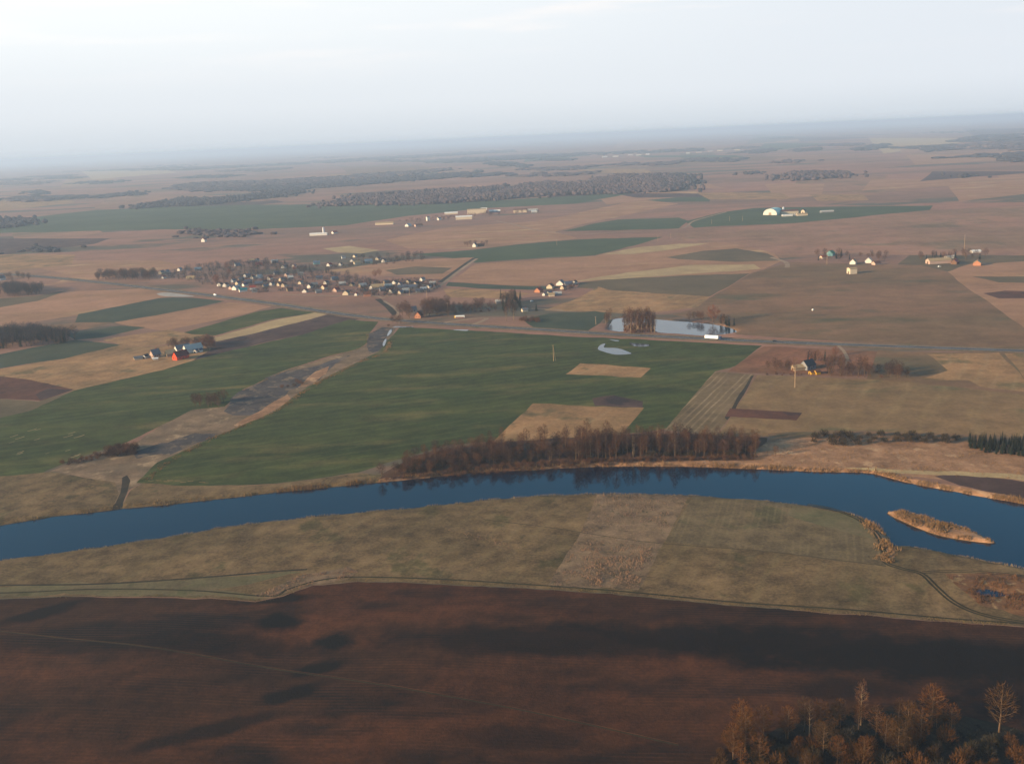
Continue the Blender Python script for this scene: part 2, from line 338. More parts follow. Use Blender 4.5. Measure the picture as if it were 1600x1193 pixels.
 ('soil', [(-500, 945), (-300, 941), (100, 932), (250, 932), (400, 939), (440, 932), (490, 914), (560, 908), (700, 912), (850, 920), (1000, 932), (1150, 946), (1300, 958), (1450, 969), (1600, 979), (1900, 1000), (2300, 1030), (2300, 1600), (-500, 1600)]),
 ('scrub', [(1085, 1230), (1150, 1175), (1215, 1140), (1280, 1120), (1380, 1108), (1480, 1112), (1560, 1130), (1640, 1150), (1900, 1200), (1900, 1400), (1085, 1400)]),
]
rp = random.Random(21); PATCH = []
for i in range(150):
    px = rp.uniform(-150, 1750); dy = 22+225*rp.random()**1.3; py = 250-.045*px+dy
    if px > 150 and px < 1550 and dy > 118: continue
    w = rp.uniform(60, 240)*(.45+dy/170); t = rp.uniform(1.2, 5.0)*(.2+dy/120); sl = rp.uniform(-.14, .02); sk = rp.uniform(-.35, .35)*w*.3
    PATCH.append((rp.choice(['tanpink', 'tan', 'brownfar', 'olive', 'brown', 'brownfar', 'tanpink', 'purple', 'greenfar', 'straw']), [(px-w/2+sk, py-t-sl*-w/2), (px+w/2+sk, py-t+sl*w/2), (px+w/2-sk, py+t+sl*w/2), (px-w/2-sk, py+t-sl*w/2)]))
FIELDS = PATCH+FIELDS
def inside(P, pts):
    x, y = pts[:, 0], pts[:, 1]; res = np.zeros(len(pts), bool)
    bb = (x >= P[:, 0].min()) & (x <= P[:, 0].max()) & (y >= P[:, 1].min()) & (y <= P[:, 1].max())
    idx = np.nonzero(bb)[0]
    if not len(idx): return res
    xs, ys = x[idx], y[idx]; r = np.zeros(len(idx), bool)
    n = len(P)
    for i in range(n):
        (x1, y1), (x2, y2) = P[i], P[(i+1) % n]
        if y1 == y2: continue
        c = ((y1 > ys) != (y2 > ys)) & (xs < (x2-x1)*(ys-y1)/(y2-y1)+x1)
        r ^= c
    res[idx] = r; return res
def seg_dist(P, pts):
    best = np.full(len(pts), 1e9)
    for i in range(len(P)):
        a, b = P[i], P[(i+1) % len(P)]; ab = b-a; L2 = max(1e-9, ab@ab)
        t = np.clip(((pts-a)@ab)/L2, 0, 1); q = pts-(a+t[:, None]*ab)
        best = np.minimum(best, np.hypot(q[:, 0], q[:, 1]))
    return best
WATERS = [(river, 2.4, 6.0), (pond, 1.6, 5.0), (marsh, .9, 4.0)]
def heights(pts):
    z = np.array([hbase(x, y) for x, y in pts])
    for P, depth, w in WATERS:
        pad = 12
        sel = np.nonzero((pts[:, 0] > P[:, 0].min()-pad) & (pts[:, 0] < P[:, 0].max()+pad) & (pts[:, 1] > P[:, 1].min()-pad) & (pts[:, 1] < P[:, 1].max()+pad))[0]
        if not len(sel): continue
        q = pts[sel]; ins = inside(P, q); d = seg_dist(P, q); d = np.where(ins, -d, d)
        t = np.clip((d+1.0)/w, 0, 1); t = t*t*(3-2*t)
        zz = z[sel]*t - depth*(1-t)
        zz = np.where(ins & (d < -1), -depth-.5*np.minimum(3, -d*.3), zz)
        if P is river:
            di = seg_dist(island, q); ii = inside(island, q)
            ti = np.where(ii, np.clip(.5+di/3, 0, 1), np.clip(.5-di/4, 0, 1))
            zz = np.where(ins, np.maximum(zz, -depth+ti*2.3), zz)
        z[sel] = zz
    return z
def ground_z(x, y): return float(heights(np.array([[x, y]]))[0])

SOFT = {'ditch': 4, 'burnt': 9, 'reedpale': 3, 'reed': 3, 'rough': 3, 'damp': 5, 'wetorange': 4, 'wood': 3, 'scrub': 3, 'brownsoil': 1.5}
def dark_patches(m, spots):
    """soft black patches in the ploughed soil colour, the broad ones a painted shadow"""
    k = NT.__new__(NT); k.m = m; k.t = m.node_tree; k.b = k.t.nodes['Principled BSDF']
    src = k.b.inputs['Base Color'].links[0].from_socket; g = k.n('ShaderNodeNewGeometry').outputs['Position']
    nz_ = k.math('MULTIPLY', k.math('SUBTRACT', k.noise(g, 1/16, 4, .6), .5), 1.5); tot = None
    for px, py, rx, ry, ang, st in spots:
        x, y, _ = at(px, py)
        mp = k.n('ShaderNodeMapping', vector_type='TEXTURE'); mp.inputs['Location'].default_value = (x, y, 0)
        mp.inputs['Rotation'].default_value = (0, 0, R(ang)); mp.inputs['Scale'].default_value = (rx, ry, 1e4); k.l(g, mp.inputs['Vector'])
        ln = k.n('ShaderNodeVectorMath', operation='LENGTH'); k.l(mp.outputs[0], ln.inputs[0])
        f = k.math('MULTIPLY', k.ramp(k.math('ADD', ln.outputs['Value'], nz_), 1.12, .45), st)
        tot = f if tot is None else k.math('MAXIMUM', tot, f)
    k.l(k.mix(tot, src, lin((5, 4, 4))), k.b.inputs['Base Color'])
dark_patches(FM['soil'], [(432, 972, 12, 12, 30, 1), (525, 1002, 13, 10, -20, 1), (492, 1046, 14, 7, 20, .95), (455, 1082, 16, 7, 30, .9), (330, 1140, 34, 6, 22, .75), (60, 958, 30, 7, 35, .9), (430, 936, 22, 6, 5, .9),
    (300, 1005, 60, 12, -6, .7), (860, 1000, 90, 16, -8, .8), (1180, 1005, 110, 18, -10, .9), (1480, 1030, 120, 22, -10, .95), (1330, 1075, 22, 12, 0, .7), (1600, 1090, 40, 30, 0, .8), (820, 1150, 30, 8, -8, .5)])  # the wide ellipses paint a shadow into the soil colour
polys = [(k, densify(W(p), jit=SOFT.get(k, 2.2))) for k, p in FIELDS]
V = []; E = []
def addring(P):
    i0 = len(V); V.extend((float(x), float(y)) for x, y in P); n = len(P)
    E.extend((i0+i, i0+(i+1) % n) for i in range(n))
for k, P in polys: addring(P)
for P in (river, pond, marsh, island): addring(P)
def offs_pts(P, o):
    for i in range(len(P)):
        t = P[(i+1) % len(P)]-P[i-1]; L = np.hypot(*t)
        if L < 1e-6: continue
        n = np.array([t[1], -t[0]])/L*o; V.append(tuple(map(float, P[i]+n)))
for P in (river, pond, island):
    for o in (-6, -2.5, 2.5, 6): offs_pts(P, o)
r = 150.0
while r < 58000:                                   # polar grid, finer close by
    st = r/70 if r > 520 else r/90
    na = int(1.75*r/st)
    for j in range(na+1):
        a = -.875+1.75*j/na
        jr = r+random.uniform(-.3, .3)*st; ja = a+random.uniform(-.3, .3)*st/r
        V.append((jr*math.sin(ja), jr*math.cos(ja)))
    r += st*(1.0 if r < 3000 else 2.2)
for rr in (60, 150, 400, 1200, 4000, 14000, 42000):  # sparse ground behind and beside the camera
    for j in range(26):
        a = .95+(2*math.pi-1.9)*j/25; V.append((rr*math.sin(a), rr*math.cos(a)))
S = 60000.0
V += [(-S, -S), (S, -S), (S, S), (-S, S), (0, -S), (-S, 0), (S, 0), (0, S), (-S, S/2), (S, S/2), (-S/2, S), (S/2, S)]
V = [(max(-S, min(S, x)), max(-S, min(S, y))) for x, y in V]
cv, ce, cf, *_ = delaunay_2d_cdt([Vector(v) for v in V], E, [], 0, 0.02, False)
PV = np.array([(v.x, v.y) for v in cv]); PF = [f for f in cf]
PF = np.array([f for f in PF if len(f) == 3])
cen = PV[PF].mean(1)
reg = np.zeros(len(PF), int)
for i, (k, P) in enumerate(polys): reg[inside(P, cen)] = i+1
RB, IS = len(polys)+1, len(polys)+2
for P in (river, pond, marsh): reg[inside(P, cen)] = RB
reg[inside(island, cen)] = IS
PZ = heights(PV)
# turn every triangle face up
a, b, c = PV[PF[:, 0]], PV[PF[:, 1]], PV[PF[:, 2]]
flip = ((b-a)[:, 0]*(c-a)[:, 1]-(b-a)[:, 1]*(c-a)[:, 0]) < 0
PF[flip] = PF[flip][:, ::-1]
NAMES = {'green': 'wheat_field', 'greenfar': 'wheat_field', 'greendark': 'grass_field', 'olive': 'stubble_field', 'tan': 'dry_grass_field', 'tanpink': 'dry_grass_field', 'straw': 'straw_field', 'brown': 'pasture', 'brownfar': 'pasture', 'red': 'soil_field', 'strip': 'stubble_field', 'tanolive': 'stubble_field', 'purple': 'ploughed_field', 'brownsoil': 'ploughed_field', 'reed': 'river_bank', 'reedpale': 'valley_floor', 'burnt': 'burnt_ground', 'wood': 'woodland_floor', 'meadow': 'meadow', 'meadowrow': 'meadow', 'rough': 'rough_ground', 'damp': 'damp_meadow', 'wetorange': 'marsh', 'soil': 'ploughed_field', 'scrub': 'scrub_ground', 'ditch': 'ditch'}
for rid in range(len(polys)+3):
    T = PF[reg == rid]
    if not len(T): continue
    used, inv = np.unique(T, return_inverse=True); inv = inv.reshape(-1, 3)
    k = 'ground' if rid == 0 else 'ditch' if rid == RB else 'reed' if rid == IS else polys[rid-1][0]
    nm = 'ground' if rid == 0 else 'river_bed' if rid == RB else 'river_island' if rid == IS else NAMES[k]
    me = bpy.data.meshes.new(nm)
    me.from_pydata([(PV[i, 0], PV[i, 1], PZ[i]) for i in used], [], inv.tolist())
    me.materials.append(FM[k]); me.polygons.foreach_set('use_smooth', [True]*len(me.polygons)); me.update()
    struct(link(nm, me))

# ------------------------------------------------------------------ water
def sheet(name, P, z, mat):
    tri = tessellate_polygon([[Vector((x, y, 0)) for x, y in P]])
    me = bpy.data.meshes.new(name); me.from_pydata([(x, y, z) for x, y in P], [], [tuple(t) for t in tri]); me.materials.append(mat); me.update()
    if me.polygons[0].normal.z < 0: me.flip_normals()
    return struct(link(name, me))
def grow(P, o):
    out = []; s = 1 if sum(P[i-1][0]*P[i][1]-P[i][0]*P[i-1][1] for i in range(len(P))) > 0 else -1
    for i in range(len(P)):
        t = P[(i+1) % len(P)]-P[i-1]; L = max(1e-6, np.hypot(*t)); out.append(P[i]+s*np.array([t[1], -t[0]])/L*o)
    return np.array(out)
WM = water_mat('river_water', (1, 15, 34), .03, .007, .35)
PM = water_mat('pond_water', (40, 56, 66), .03, .003, .5)
sheet('river_water', grow(river, 2.2), -1.5, WM)
sheet('pond_water', grow(pond, 1.8), -.9, PM)
sheet('marsh_water', grow(marsh, 1.0), -.55, WM)
for p in ([(934, 545), (938, 539), (946, 537), (944, 543), (965, 544), (985, 551), (984, 553), (962, 554), (942, 549)],
          [(983, 536), (1000, 537), (1014, 538), (1012, 541), (992, 541)], [(951, 530), (958, 531), (968, 532), (962, 533)],
          [(608, 517), (612, 514), (612, 519), (606, 525), (605, 523)], [(601, 531), (604, 530), (602, 538), (599, 541), (598, 537)],
          [(614, 510), (640, 510), (645, 511), (620, 512)], [(706, 515), (730, 515), (728, 517)]):
    P = smooth_poly(W(p), 3); c0 = P.mean(0)
    sheet('puddle', P, max(hbase(x, y) for x, y in P)+.12, PM)
P = smooth_poly(W([(245, 459), (262, 457), (285, 460), (304, 463), (280, 464), (255, 463)]), 3)
sheet('gravel_lot', P, max(hbase(x, y) for x, y in P)+.2, FM['gravel'])

# ------------------------------------------------------------------ roads and tracks
def ribbon(name, px, width, mat, dz, off=0.0, z=None, dash=None, raw=None):
    C = smooth_poly(W(px), 6, False) if raw is None else raw
    C = densify(C, 12, False, 0)
    mb = MB(); L = []; acc = 0
    for i in range(len(C)):
        t = C[min(i+1, len(C)-1)]-C[max(i-1, 0)]; t = t/max(1e-6, np.hypot(*t)); n = np.array([-t[1], t[0]])
        p = C[i]+n*off; a, b = p+n*width/2, p-n*width/2
        L.append(((a[0], a[1], hbase(*a)+dz), (b[0], b[1], hbase(*b)+dz)))
    for i in range(len(L)-1):
        if dash and (i % 2): continue
        mb.poly([L[i][1], L[i+1][1], L[i+1][0], L[i][0]])
    o = struct(link(name, mb.mesh(name, mat))); 
    if o.data.polygons[0].normal.z < 0: o.data.flip_normals()
    return o
ROAD = [(-500, 392), (-100, 421), (50, 431), (200, 446), (300, 458), (365, 466), (440, 476), (510, 487), (570, 495), (620, 500), (730, 508), (830, 514), (940, 521), (1060, 527), (1160, 532), (1260, 536), (1400, 541), (1600, 548), (2000, 561)]
ribbon('road_verge', ROAD, 22, FM['verge'], .06)
ribbon('road', ROAD, 9.5, FM['asphalt'], .16)
for o in (-4.3, 4.3): ribbon('road_marking', ROAD, .22, FM['paint'], .17, o)
ribbon('road_marking', ROAD, .18, FM['paint'], .17, 0, dash=True)
for px, w in (([(600, 463), (640, 460), (672, 452), (690, 444), (715, 425), (745, 404)], 6), ([(775, 345), (800, 350), (830, 358), (866, 363), (900, 366), (960, 363), (1060, 358), (1085, 345), (1135, 331)], 6),
              ([(690, 505), (720, 500), (760, 497), (740, 507)], 6), ([(600, 466), (580, 462), (520, 462), (440, 460)], 5), ([(640, 394), (700, 389), (760, 385), (820, 379), (905, 371)], 4),
              ([(1205, 402), (1228, 410), (1230, 418)], 7), ([(1310, 540), (1318, 548), (1324, 560), (1322, 572)], 3), ([(830, 482), (870, 484), (880, 486)], 5),
              ([(615, 498), (622, 486), (600, 470)], 4)):
    ribbon('dirt_track', px, w, FM['dirt'], .1)
ribbon('ditch', [(742, 403), (712, 424), (688, 441)], 9, FM['ditch'], .07)
ribbon('ditch', [(618, 492), (605, 478), (590, 467)], 8, FM['ditch'], .07)
TR = [(1262, 788), (1300, 795), (1340, 810), (1368, 832), (1380, 858), (1384, 878), (1410, 888), (1440, 896), (1462, 916), (1490, 940), (1530, 958), (1600, 972), (1750, 992)]
for o in (-.9, .9): ribbon('farm_track', TR, 1.05, FM['rut'], .05, o)
TR2 = [(1442, 894), (1480, 892), (1540, 894), (1620, 902), (1750, 922)]
for o in (-.9, .9): ribbon('farm_track', TR2, .6, FM['rut'], .06, o)
ribbon('farm_track', [(755, 811), (860, 824), (1000, 845), (1120, 855), (1200, 861), (1320, 876), (1384, 884)], .5, FM['rut'], .05)
ribbon('ditch', [(-100, 918), (0, 914), (150, 912), (300, 903), (420, 893), (480, 889)], 1.6, FM['ditch'], .06)
ribbon('farm_track', [(-200, 926), (0, 926), (150, 920), (300, 922), (420, 931), (450, 920), (500, 906), (560, 901), (700, 905), (860, 915), (1000, 926), (1200, 944), (1450, 963), (1600, 974)], 1.3, FM['rut'], .06)
ribbon('field_furrow', [(-100, 978), (0, 985), (300, 1020), (520, 1056), (680, 1082), (800, 1104), (930, 1132), (1060, 1162)], .22, FM['furrow'], .12)
ribbon('field_furrow', [(-100, 978.7), (0, 986), (300, 1021.5), (520, 1058), (680, 1084), (800, 1106), (930, 1134), (1060, 1164)], .6, FM['rut'], .11)

for i in range(16):
    px, py = random.uniform(-5, 118), random.uniform(668, 722); L = random.uniform(6, 18)
    ribbon('straw_streak', [(px, py), (px+L/2, py-L*.12), (px+L, py-L*.3)], random.uniform(.35, .9), FM['straw'], .05)
for i in range(9):
    px = 230+i*11+rv_(4); py = 751+.06*(px-230)*.3+rv_(2)
    ribbon('straw_streak', [(px, py), (px+5, py+.4), (px+9, py)], .6, FM['tan'], .05)
# ------------------------------------------------------------------ trees
BARK = {'grey': plain('grey_bark', (104, 82, 62), .9, .3, .8, rnd=(84, 66, 50)), 'birch': plain('birch_bark', (140, 120, 96), .8, .3, 1.5, rnd=(118, 98, 76))}
TW = {'brown': plain('brown_twigs', (76, 48, 33), .9, .3, .4, rnd=(92, 62, 42)), 'orange': plain('orange_twigs', (90, 54, 18), .9, .3, .4, rnd=(62, 44, 20)),
      'purple': plain('dark_twigs', (52, 37, 32), .9, .3, .4, rnd=(66, 46, 38)), 'rust': plain('rust_twigs', (112, 64, 42), .9, .3, .4, rnd=(98, 62, 44)),
      'greytwig': plain('grey_garden_twigs', (48, 48, 52), .9, .3, .4), 'dark': plain('dark_shrub_twigs', (44, 40, 28), .9, .3, .4, rnd=(62, 52, 38)), 'needle': plain('spruce_needles', (30, 40, 26), .9, .35, .6, rnd=(46, 54, 34)), 'far': plain('far_woodland', (92, 68, 58), .95, .35, .02)}
def rv(a): return random.uniform(-a, a)
def twig(mb, p, d, L, w):
    d = d.normalized(); s = d.cross(Vector((rv(1), rv(1), rv(1)))).normalized()*w
    p = Vector(p); mb.poly([p-s, p+s, p+d*L])
def bare_tree(h, spread, start, ntw, up=.6, nlimb=16, tw=.07, bark='grey', twm='brown'):
    """trunk with limbs (one mesh) and the fine twigs of the crown (another)"""
    t = MB(); c = MB()
    pts = []; x = y = 0
    for i in range(6):
        z = h*.88*i/5; pts.append((x, y, z)); x += rv(.02*h*.4); y += rv(.02*h*.4)
    r0 = h*.016+.05
    t.tube([(0, 0, -.3)]+pts[1:], [r0*1.2]+[r0*(1-.17*i) for i in range(1, 6)], 6)
    tips = []
    for k in range(nlimb):
        f = start+(1-start)*.95*(k+random.random()*.6)/nlimb; i = min(4, int(f*5/.88*.88)); zz = h*.88*f
        j = min(4, int(f*5)); u = f*5-j; a0 = Vector(pts[j]).lerp(Vector(pts[j+1]), u)
        az = k*2.4+rv(.5); prof = math.sin(math.pi*min(1, max(.12, (f-start)/(1.05-start)*.8+.2)))**.6
        L = spread*prof*random.uniform(.7, 1.15)
        d = Vector((math.cos(az), math.sin(az), up+rv(.25))).normalized()
        m = a0+d*L*.5+Vector((0, 0, L*.05)); e = a0+d*L+Vector((0, 0, L*.22))
        t.tube([a0, m, e], [r0*.36*(1.1-f*.7), r0*.24*(1.1-f*.7), .015], 4, False)
        for q in range(4): twig(c, m.lerp(e, random.random()), d+Vector((rv(.8), rv(.8), rv(.5)+.3)), spread*.3, tw)
    # twigs fill the crown in clumps, thinner towards its foot, pointing outwards
    zc = h*(start+1.02)/2; rz_ = h*(1.02-start)/2; o = random.random()*50; n = 0
    while n < ntw:
        a = random.random()*6.283; u = random.uniform(-1, 1); rr = random.random()**.45; q = math.sqrt(1-u*u)
        v = Vector((math.cos(a)*q*rr, math.sin(a)*q*rr, u*rr)); wid = 1-.25*max(0, v.z)-.35*max(0, -v.z)
        p = Vector((v.x*spread*wid, v.y*spread*wid, zc+v.z*rz_))
        if noise.noise(Vector((p.x/1.5+o, p.y/1.5, p.z/1.8))) < -.06+.1*random.random(): continue
        dd = Vector((v.x*1.1+rv(.55), v.y*1.1+rv(.55), v.z*.5+up*.8+rv(.45)))
        twig(c, p-dd.normalized()*.3, dd, random.uniform(.7, 1.6), tw*random.uniform(.5, 1.3)); n += 1
    return t.mesh('trunk', BARK[bark], True), c.mesh('crown', TW[twm])
def shrub(h, w, ntw, twm='brown', tw=.05):
    t = MB(); c = MB()
    for k in range(7):
        az = k*.9+rv(.3); d = Vector((math.cos(az)*.55, math.sin(az)*.55, 1)); 
        t.tube([(math.cos(az)*.1, math.sin(az)*.1, -.2), d*h*.35, d*h*.62+Vector((rv(.2), rv(.2), 0))], [.06, .045, .02], 4, False)
    for q in range(ntw):
        az = random.random()*6.283; el = random.random(); rr = random.random()**.4
        p = Vector((math.cos(az)*w*.42*rr*math.sqrt(1-el*el*.9), math.sin(az)*w*.42*rr*math.sqrt(1-el*el*.9), h*(.12+.68*el*rr)))
        twig(c, p, Vector((p.x/w*2+rv(.5), p.y/w*2+rv(.5), .9+rv(.3))), h*random.uniform(.16, .3), tw*random.uniform(.6, 1.4))
    return t.mesh('stems', BARK['grey'], True), c.mesh('crown', TW[twm])
def spruce(h, w, n=420):
    t = MB(); c = MB()
    t.tube([(0, 0, -.2), (0, 0, h*.5), (0, 0, h*.97)], [h*.014+.03, h*.009, .015], 6)
    for q in range(n):
        f = (q+random.random())/n; f = f**.85; z = h*(.06+.92*f); az = q*2.399+rv(.4); L = w*.5*(1-f)**.85*random.uniform(.75, 1.12)+.12
        d = Vector((math.cos(az), math.sin(az), -.22+.5*f+rv(.1))); s = Vector((-d.y, d.x, rv(.3)))*L*.2; p = Vector((0, 0, z))
        c.poly([p-s*.3, p+d*L*.55-s, p+d*L+Vector((0, 0, .06*L)), p+d*L*.55+s, p+s*.3])
    c.poly([(-.1, 0, h*.9), (.1, 0, h*.9), (0, 0, h*1.02)])
    return t.mesh('trunk', BARK['grey'], True), c.mesh('crown', TW['needle'])
KIND = {
 'bare_tree': [bare_tree(14, 5.0, .2, 950, .5, 18, .07, 'grey', m) for m in ('brown', 'brown', 'purple', 'purple')],
 'grey_tree': [bare_tree(14, 5.0, .2, 800, .5, 18, .075, 'grey', 'greytwig') for i in range(2)],
 'tall_tree': [bare_tree(20, 3.9, .22, 900, .9, 20, .065, 'grey', m) for m in ('brown', 'brown', 'purple')],
 'birch_tree': [bare_tree(20, 3.2, .28, 760, .9, 20, .06, 'birch', m) for m in ('brown', 'purple', 'brown')],
 'orange_tree': [bare_tree(15, 4.6, .2, 1000, .55, 20, .07, 'grey', m) for m in ('orange', 'orange', 'orange')],
 'rust_tree': [bare_tree(13, 5.2, .12, 1000, .55, 20, .09, 'grey', 'rust')],
 'spruce_tree': [spruce(13, 4.6), spruce(15, 4.4), spruce(11, 4.6)],
 'shrub': [shrub(3.6, 4.6, 330, m) for m in ('brown', 'purple', 'brown')],
 'dark_shrub': [shrub(4.0, 5.4, 420, 'dark', .08) for i in range(2)],
 'orange_shrub': [shrub(4.6, 5.0, 420, 'orange', .065) for i in range(3)],
}
NAME = {'grey_tree': 'bare_tree', 'tall_tree': 'bare_tree', 'orange_tree': 'bare_tree', 'rust_tree': 'bare_tree', 'orange_shrub': 'shrub', 'dark_shrub': 'shrub'}
CAT = {'spruce_tree': 'spruce', 'birch_tree': 'birch', 'shrub': 'shrub', 'orange_shrub': 'shrub', 'dark_shrub': 'shrub'}
TREES = []
def tree(kind, x, y, s, label, group): TREES.append((kind, x, y, ground_z(x, y)-.05, s, label, group, random.choice(KIND[kind]), random.random()*6.28))
def plant_trees(cap=300):
    """the 300 largest-looking of each kind stand as objects, the small far rest as one mass per kind"""
    by = {}
    for t in TREES: by.setdefault(NAME.get(t[0], t[0]), []).append(t)
    for nm, L in by.items():
        L.sort(key=lambda t: -t[4]*(20 if t[0] in ('tall_tree', 'birch_tree') else 14)/math.hypot(t[1], t[2]))
        lone = [t for t in L if t[6] is None]; rest = [t for t in L if t[6] is not None]
        keep = (lone+rest)[:cap]; far = (lone+rest)[cap:]
        for kind, x, y, z, s, label, group, (tm, cm), az in keep:
            o = empty(nm, (x, y, z), az, label, CAT.get(kind, 'tree'), group, s)
            link('stems' if 'shrub' in kind else 'trunk', tm, o); link('crown', cm, o)
        if far:
            VV = []; FF = []; MI = []; mats = []; base = 0
            for kind, x, y, z, s, label, group, ms, az in far:
                ca, sa = math.cos(az)*s, math.sin(az)*s
                for me in ms:
                    co_ = np.empty(len(me.vertices)*3); me.vertices.foreach_get('co', co_); co_ = co_.reshape(-1, 3)
                    VV.append(np.stack([co_[:, 0]*ca-co_[:, 1]*sa+x, co_[:, 0]*sa+co_[:, 1]*ca+y, co_[:, 2]*s+z], 1))
                    if me.materials[0] not in mats: mats.append(me.materials[0])
                    mi = mats.index(me.materials[0])
                    for p in me.polygons: FF.append([v+base for v in p.vertices]); MI.append(mi)
                    base += len(co_)
            me = bpy.data.meshes.new('distant_trees'); me.from_pydata(np.concatenate(VV).tolist(), [], FF)
            for m in mats: me.materials.append(m)
            me.polygons.foreach_set('material_index', MI); me.update(); stuff(link('distant_trees', me))
def scatter_px(poly, n, mind):
    """n well spaced points inside an outline of the photograph, on the ground"""
    P = W(poly); lo, hi = P.min(0), P.max(0); out = []
    for tr in range(60*n):
        q = lo+(hi-lo)*rng.random(2)
        if not inside(P, q[None])[0]: continue
        if any((q[0]-a)**2+(q[1]-b)**2 < mind*mind for a, b in out): continue
        out.append((float(q[0]), float(q[1])))
        if len(out) >= n: break
    return out
def grove(poly, n, kinds, s, label, group, mind=3.0):
    for x, y in scatter_px(poly, n, mind):
        k = random.choice(kinds); tree(k, x, y, random.uniform(*s), label[k] if isinstance(label, dict) else label, group)

# riverside wood: lower scrub on the left, tall trees in the middle, mixed trees to the right
g = 'trees of the riverside wood'
grove([(590, 746), (640, 718), (700, 702), (780, 696), (790, 724), (700, 737)], 70, ['bare_tree'], (.45, .72), 'low bare brown tree in the left part of the riverside wood', g, 4)
grove([(760, 700), (900, 690), (960, 690), (960, 718), (850, 724), (770, 728)], 60, ['bare_tree', 'bare_tree', 'bare_tree', 'tall_tree'], (.58, .82), {'bare_tree': 'dark spreading bare tree in the middle of the riverside wood', 'tall_tree': 'slender bare tree in the middle of the riverside wood'}, g, 4)
grove([(900, 692), (1075, 690), (1075, 714), (900, 719)], 70, ['tall_tree', 'bare_tree', 'tall_tree', 'bare_tree', 'birch_tree'], (.66, .9), {'tall_tree': 'tall slim bare tree in the highest part of the riverside wood', 'bare_tree': 'broad bare tree in the highest part of the riverside wood', 'birch_tree': 'tall pale trunked birch in the highest part of the riverside wood'}, g, 4)
grove([(1070, 692), (1180, 694), (1185, 714), (1070, 714)], 52, ['bare_tree', 'bare_tree', 'tall_tree'], (.58, .8), {'bare_tree': 'dark bushy bare tree in the right part of the riverside wood', 'tall_tree': 'upright bare tree in the right part of the riverside wood'}, g, 4)
grove([(600, 748), (780, 727), (960, 719), (1180, 714), (1180, 718), (960, 724), (780, 735), (640, 745)], 110, ['shrub'], (.6, 1.1), 'bare brown shrub at the river edge of the riverside wood', 'shrubs along the foot of the riverside wood', 3)
grove([(600, 744), (650, 718), (780, 700), (960, 696), (1170, 698), (1180, 712), (960, 716), (780, 724), (690, 736)], 150, ['dark_shrub', 'shrub'], (.8, 1.5), {'dark_shrub': 'dark undergrowth shrub inside the riverside wood', 'shrub': 'brown undergrowth shrub inside the riverside wood'}, 'shrubs inside the riverside wood', 3)
# pond grove and its neighbours
g = 'trees round the pond by the road'
grove([(976, 508), (1020, 508), (1024, 520), (974, 520)], 50, ['birch_tree', 'birch_tree', 'tall_tree'], (.8, 1.05), {'birch_tree': 'tall sunlit pale trunked birch on the near shore of the pond', 'tall_tree': 'tall brown bare tree on the near shore of the pond'}, g, 1.8)
grove([(976, 508), (1022, 508), (1024, 521), (974, 521)], 34, ['shrub'], (.8, 1.4), 'brown shrub under the tall trees on the near pond shore', 'shrubs on the pond shore', 2.5)
grove([(940, 504), (958, 497), (962, 495), (945, 508)], 6, ['bare_tree', 'birch_tree'], (.4, .75), {'bare_tree': 'small bare tree at the left tip of the pond', 'birch_tree': 'small pale birch at the left tip of the pond'}, g, 4)
x, y, z = at(1114, 503); tree('rust_tree', x, y, 1.45, 'round rust coloured bare tree behind the right end of the pond', None)
grove([(1126, 503), (1160, 510), (1158, 513), (1126, 507)], 9, ['spruce_tree', 'bare_tree'], (.6, .85), {'spruce_tree': 'dark spruce behind the right end of the pond', 'bare_tree': 'brown bare tree among spruces behind the right end of the pond'}, g, 3)
grove([(1075, 497), (1100, 499), (1104, 503), (1075, 501)], 6, ['bare_tree'], (.6, .8), 'pale brown bare tree on the far shore of the pond', g, 4)
# road hamlet trees
g = 'trees of the hamlet beside the road'
grove([(625, 488), (640, 488), (640, 497), (622, 497)], 6, ['bare_tree'], (1.0, 1.3), 'big brown bare tree at the left end of the roadside hamlet', g, 4)
grove([(660, 480), (700, 478), (702, 494), (662, 497)], 36, ['bare_tree'], (.8, 1.15), 'dark brown bare tree right of the orange gabled house by the road', g, 4)
grove([(700, 482), (770, 474), (775, 486), (705, 492)], 44, ['bare_tree', 'shrub'], (.6, .9), {'bare_tree': 'dark bare tree behind the yellow bus', 'shrub': 'dark shrub behind the yellow bus'}, g, 4)
grove([(782, 470), (815, 466), (818, 486), (784, 488)], 34, ['spruce_tree', 'spruce_tree', 'bare_tree'], (.85, 1.25), {'spruce_tree': 'dark tall spruce right of the yellow bus', 'bare_tree': 'brown bare tree among the dark spruces right of the bus'}, g, 4)
x, y, z = at(838, 486); tree('spruce_tree', x, y, .85, 'lone dark spruce right of the spruce clump by the road', None)
for px, py, l in ((791, 501, 'pale trunked birch standing left of the pair near the road'), (803, 501, 'pale trunked birch standing right of the pair near the road')):
    x, y, z = at(px, py); tree('birch_tree', x, y, .9, l, None)
grove([(812, 499), (842, 499), (842, 504), (812, 504)], 12, ['shrub'], (1.2, 1.7), 'dark brown shrub in the clump near the road', 'shrubs of the dark clump near the road', 2.5)
grove([(606, 497), (625, 500), (628, 507), (606, 510)], 7, ['shrub', 'bare_tree'], (.5, .9), {'bare_tree': 'low bare tree where the stream meets the road', 'shrub': 'shrub where the stream meets the road'}, g, 4)
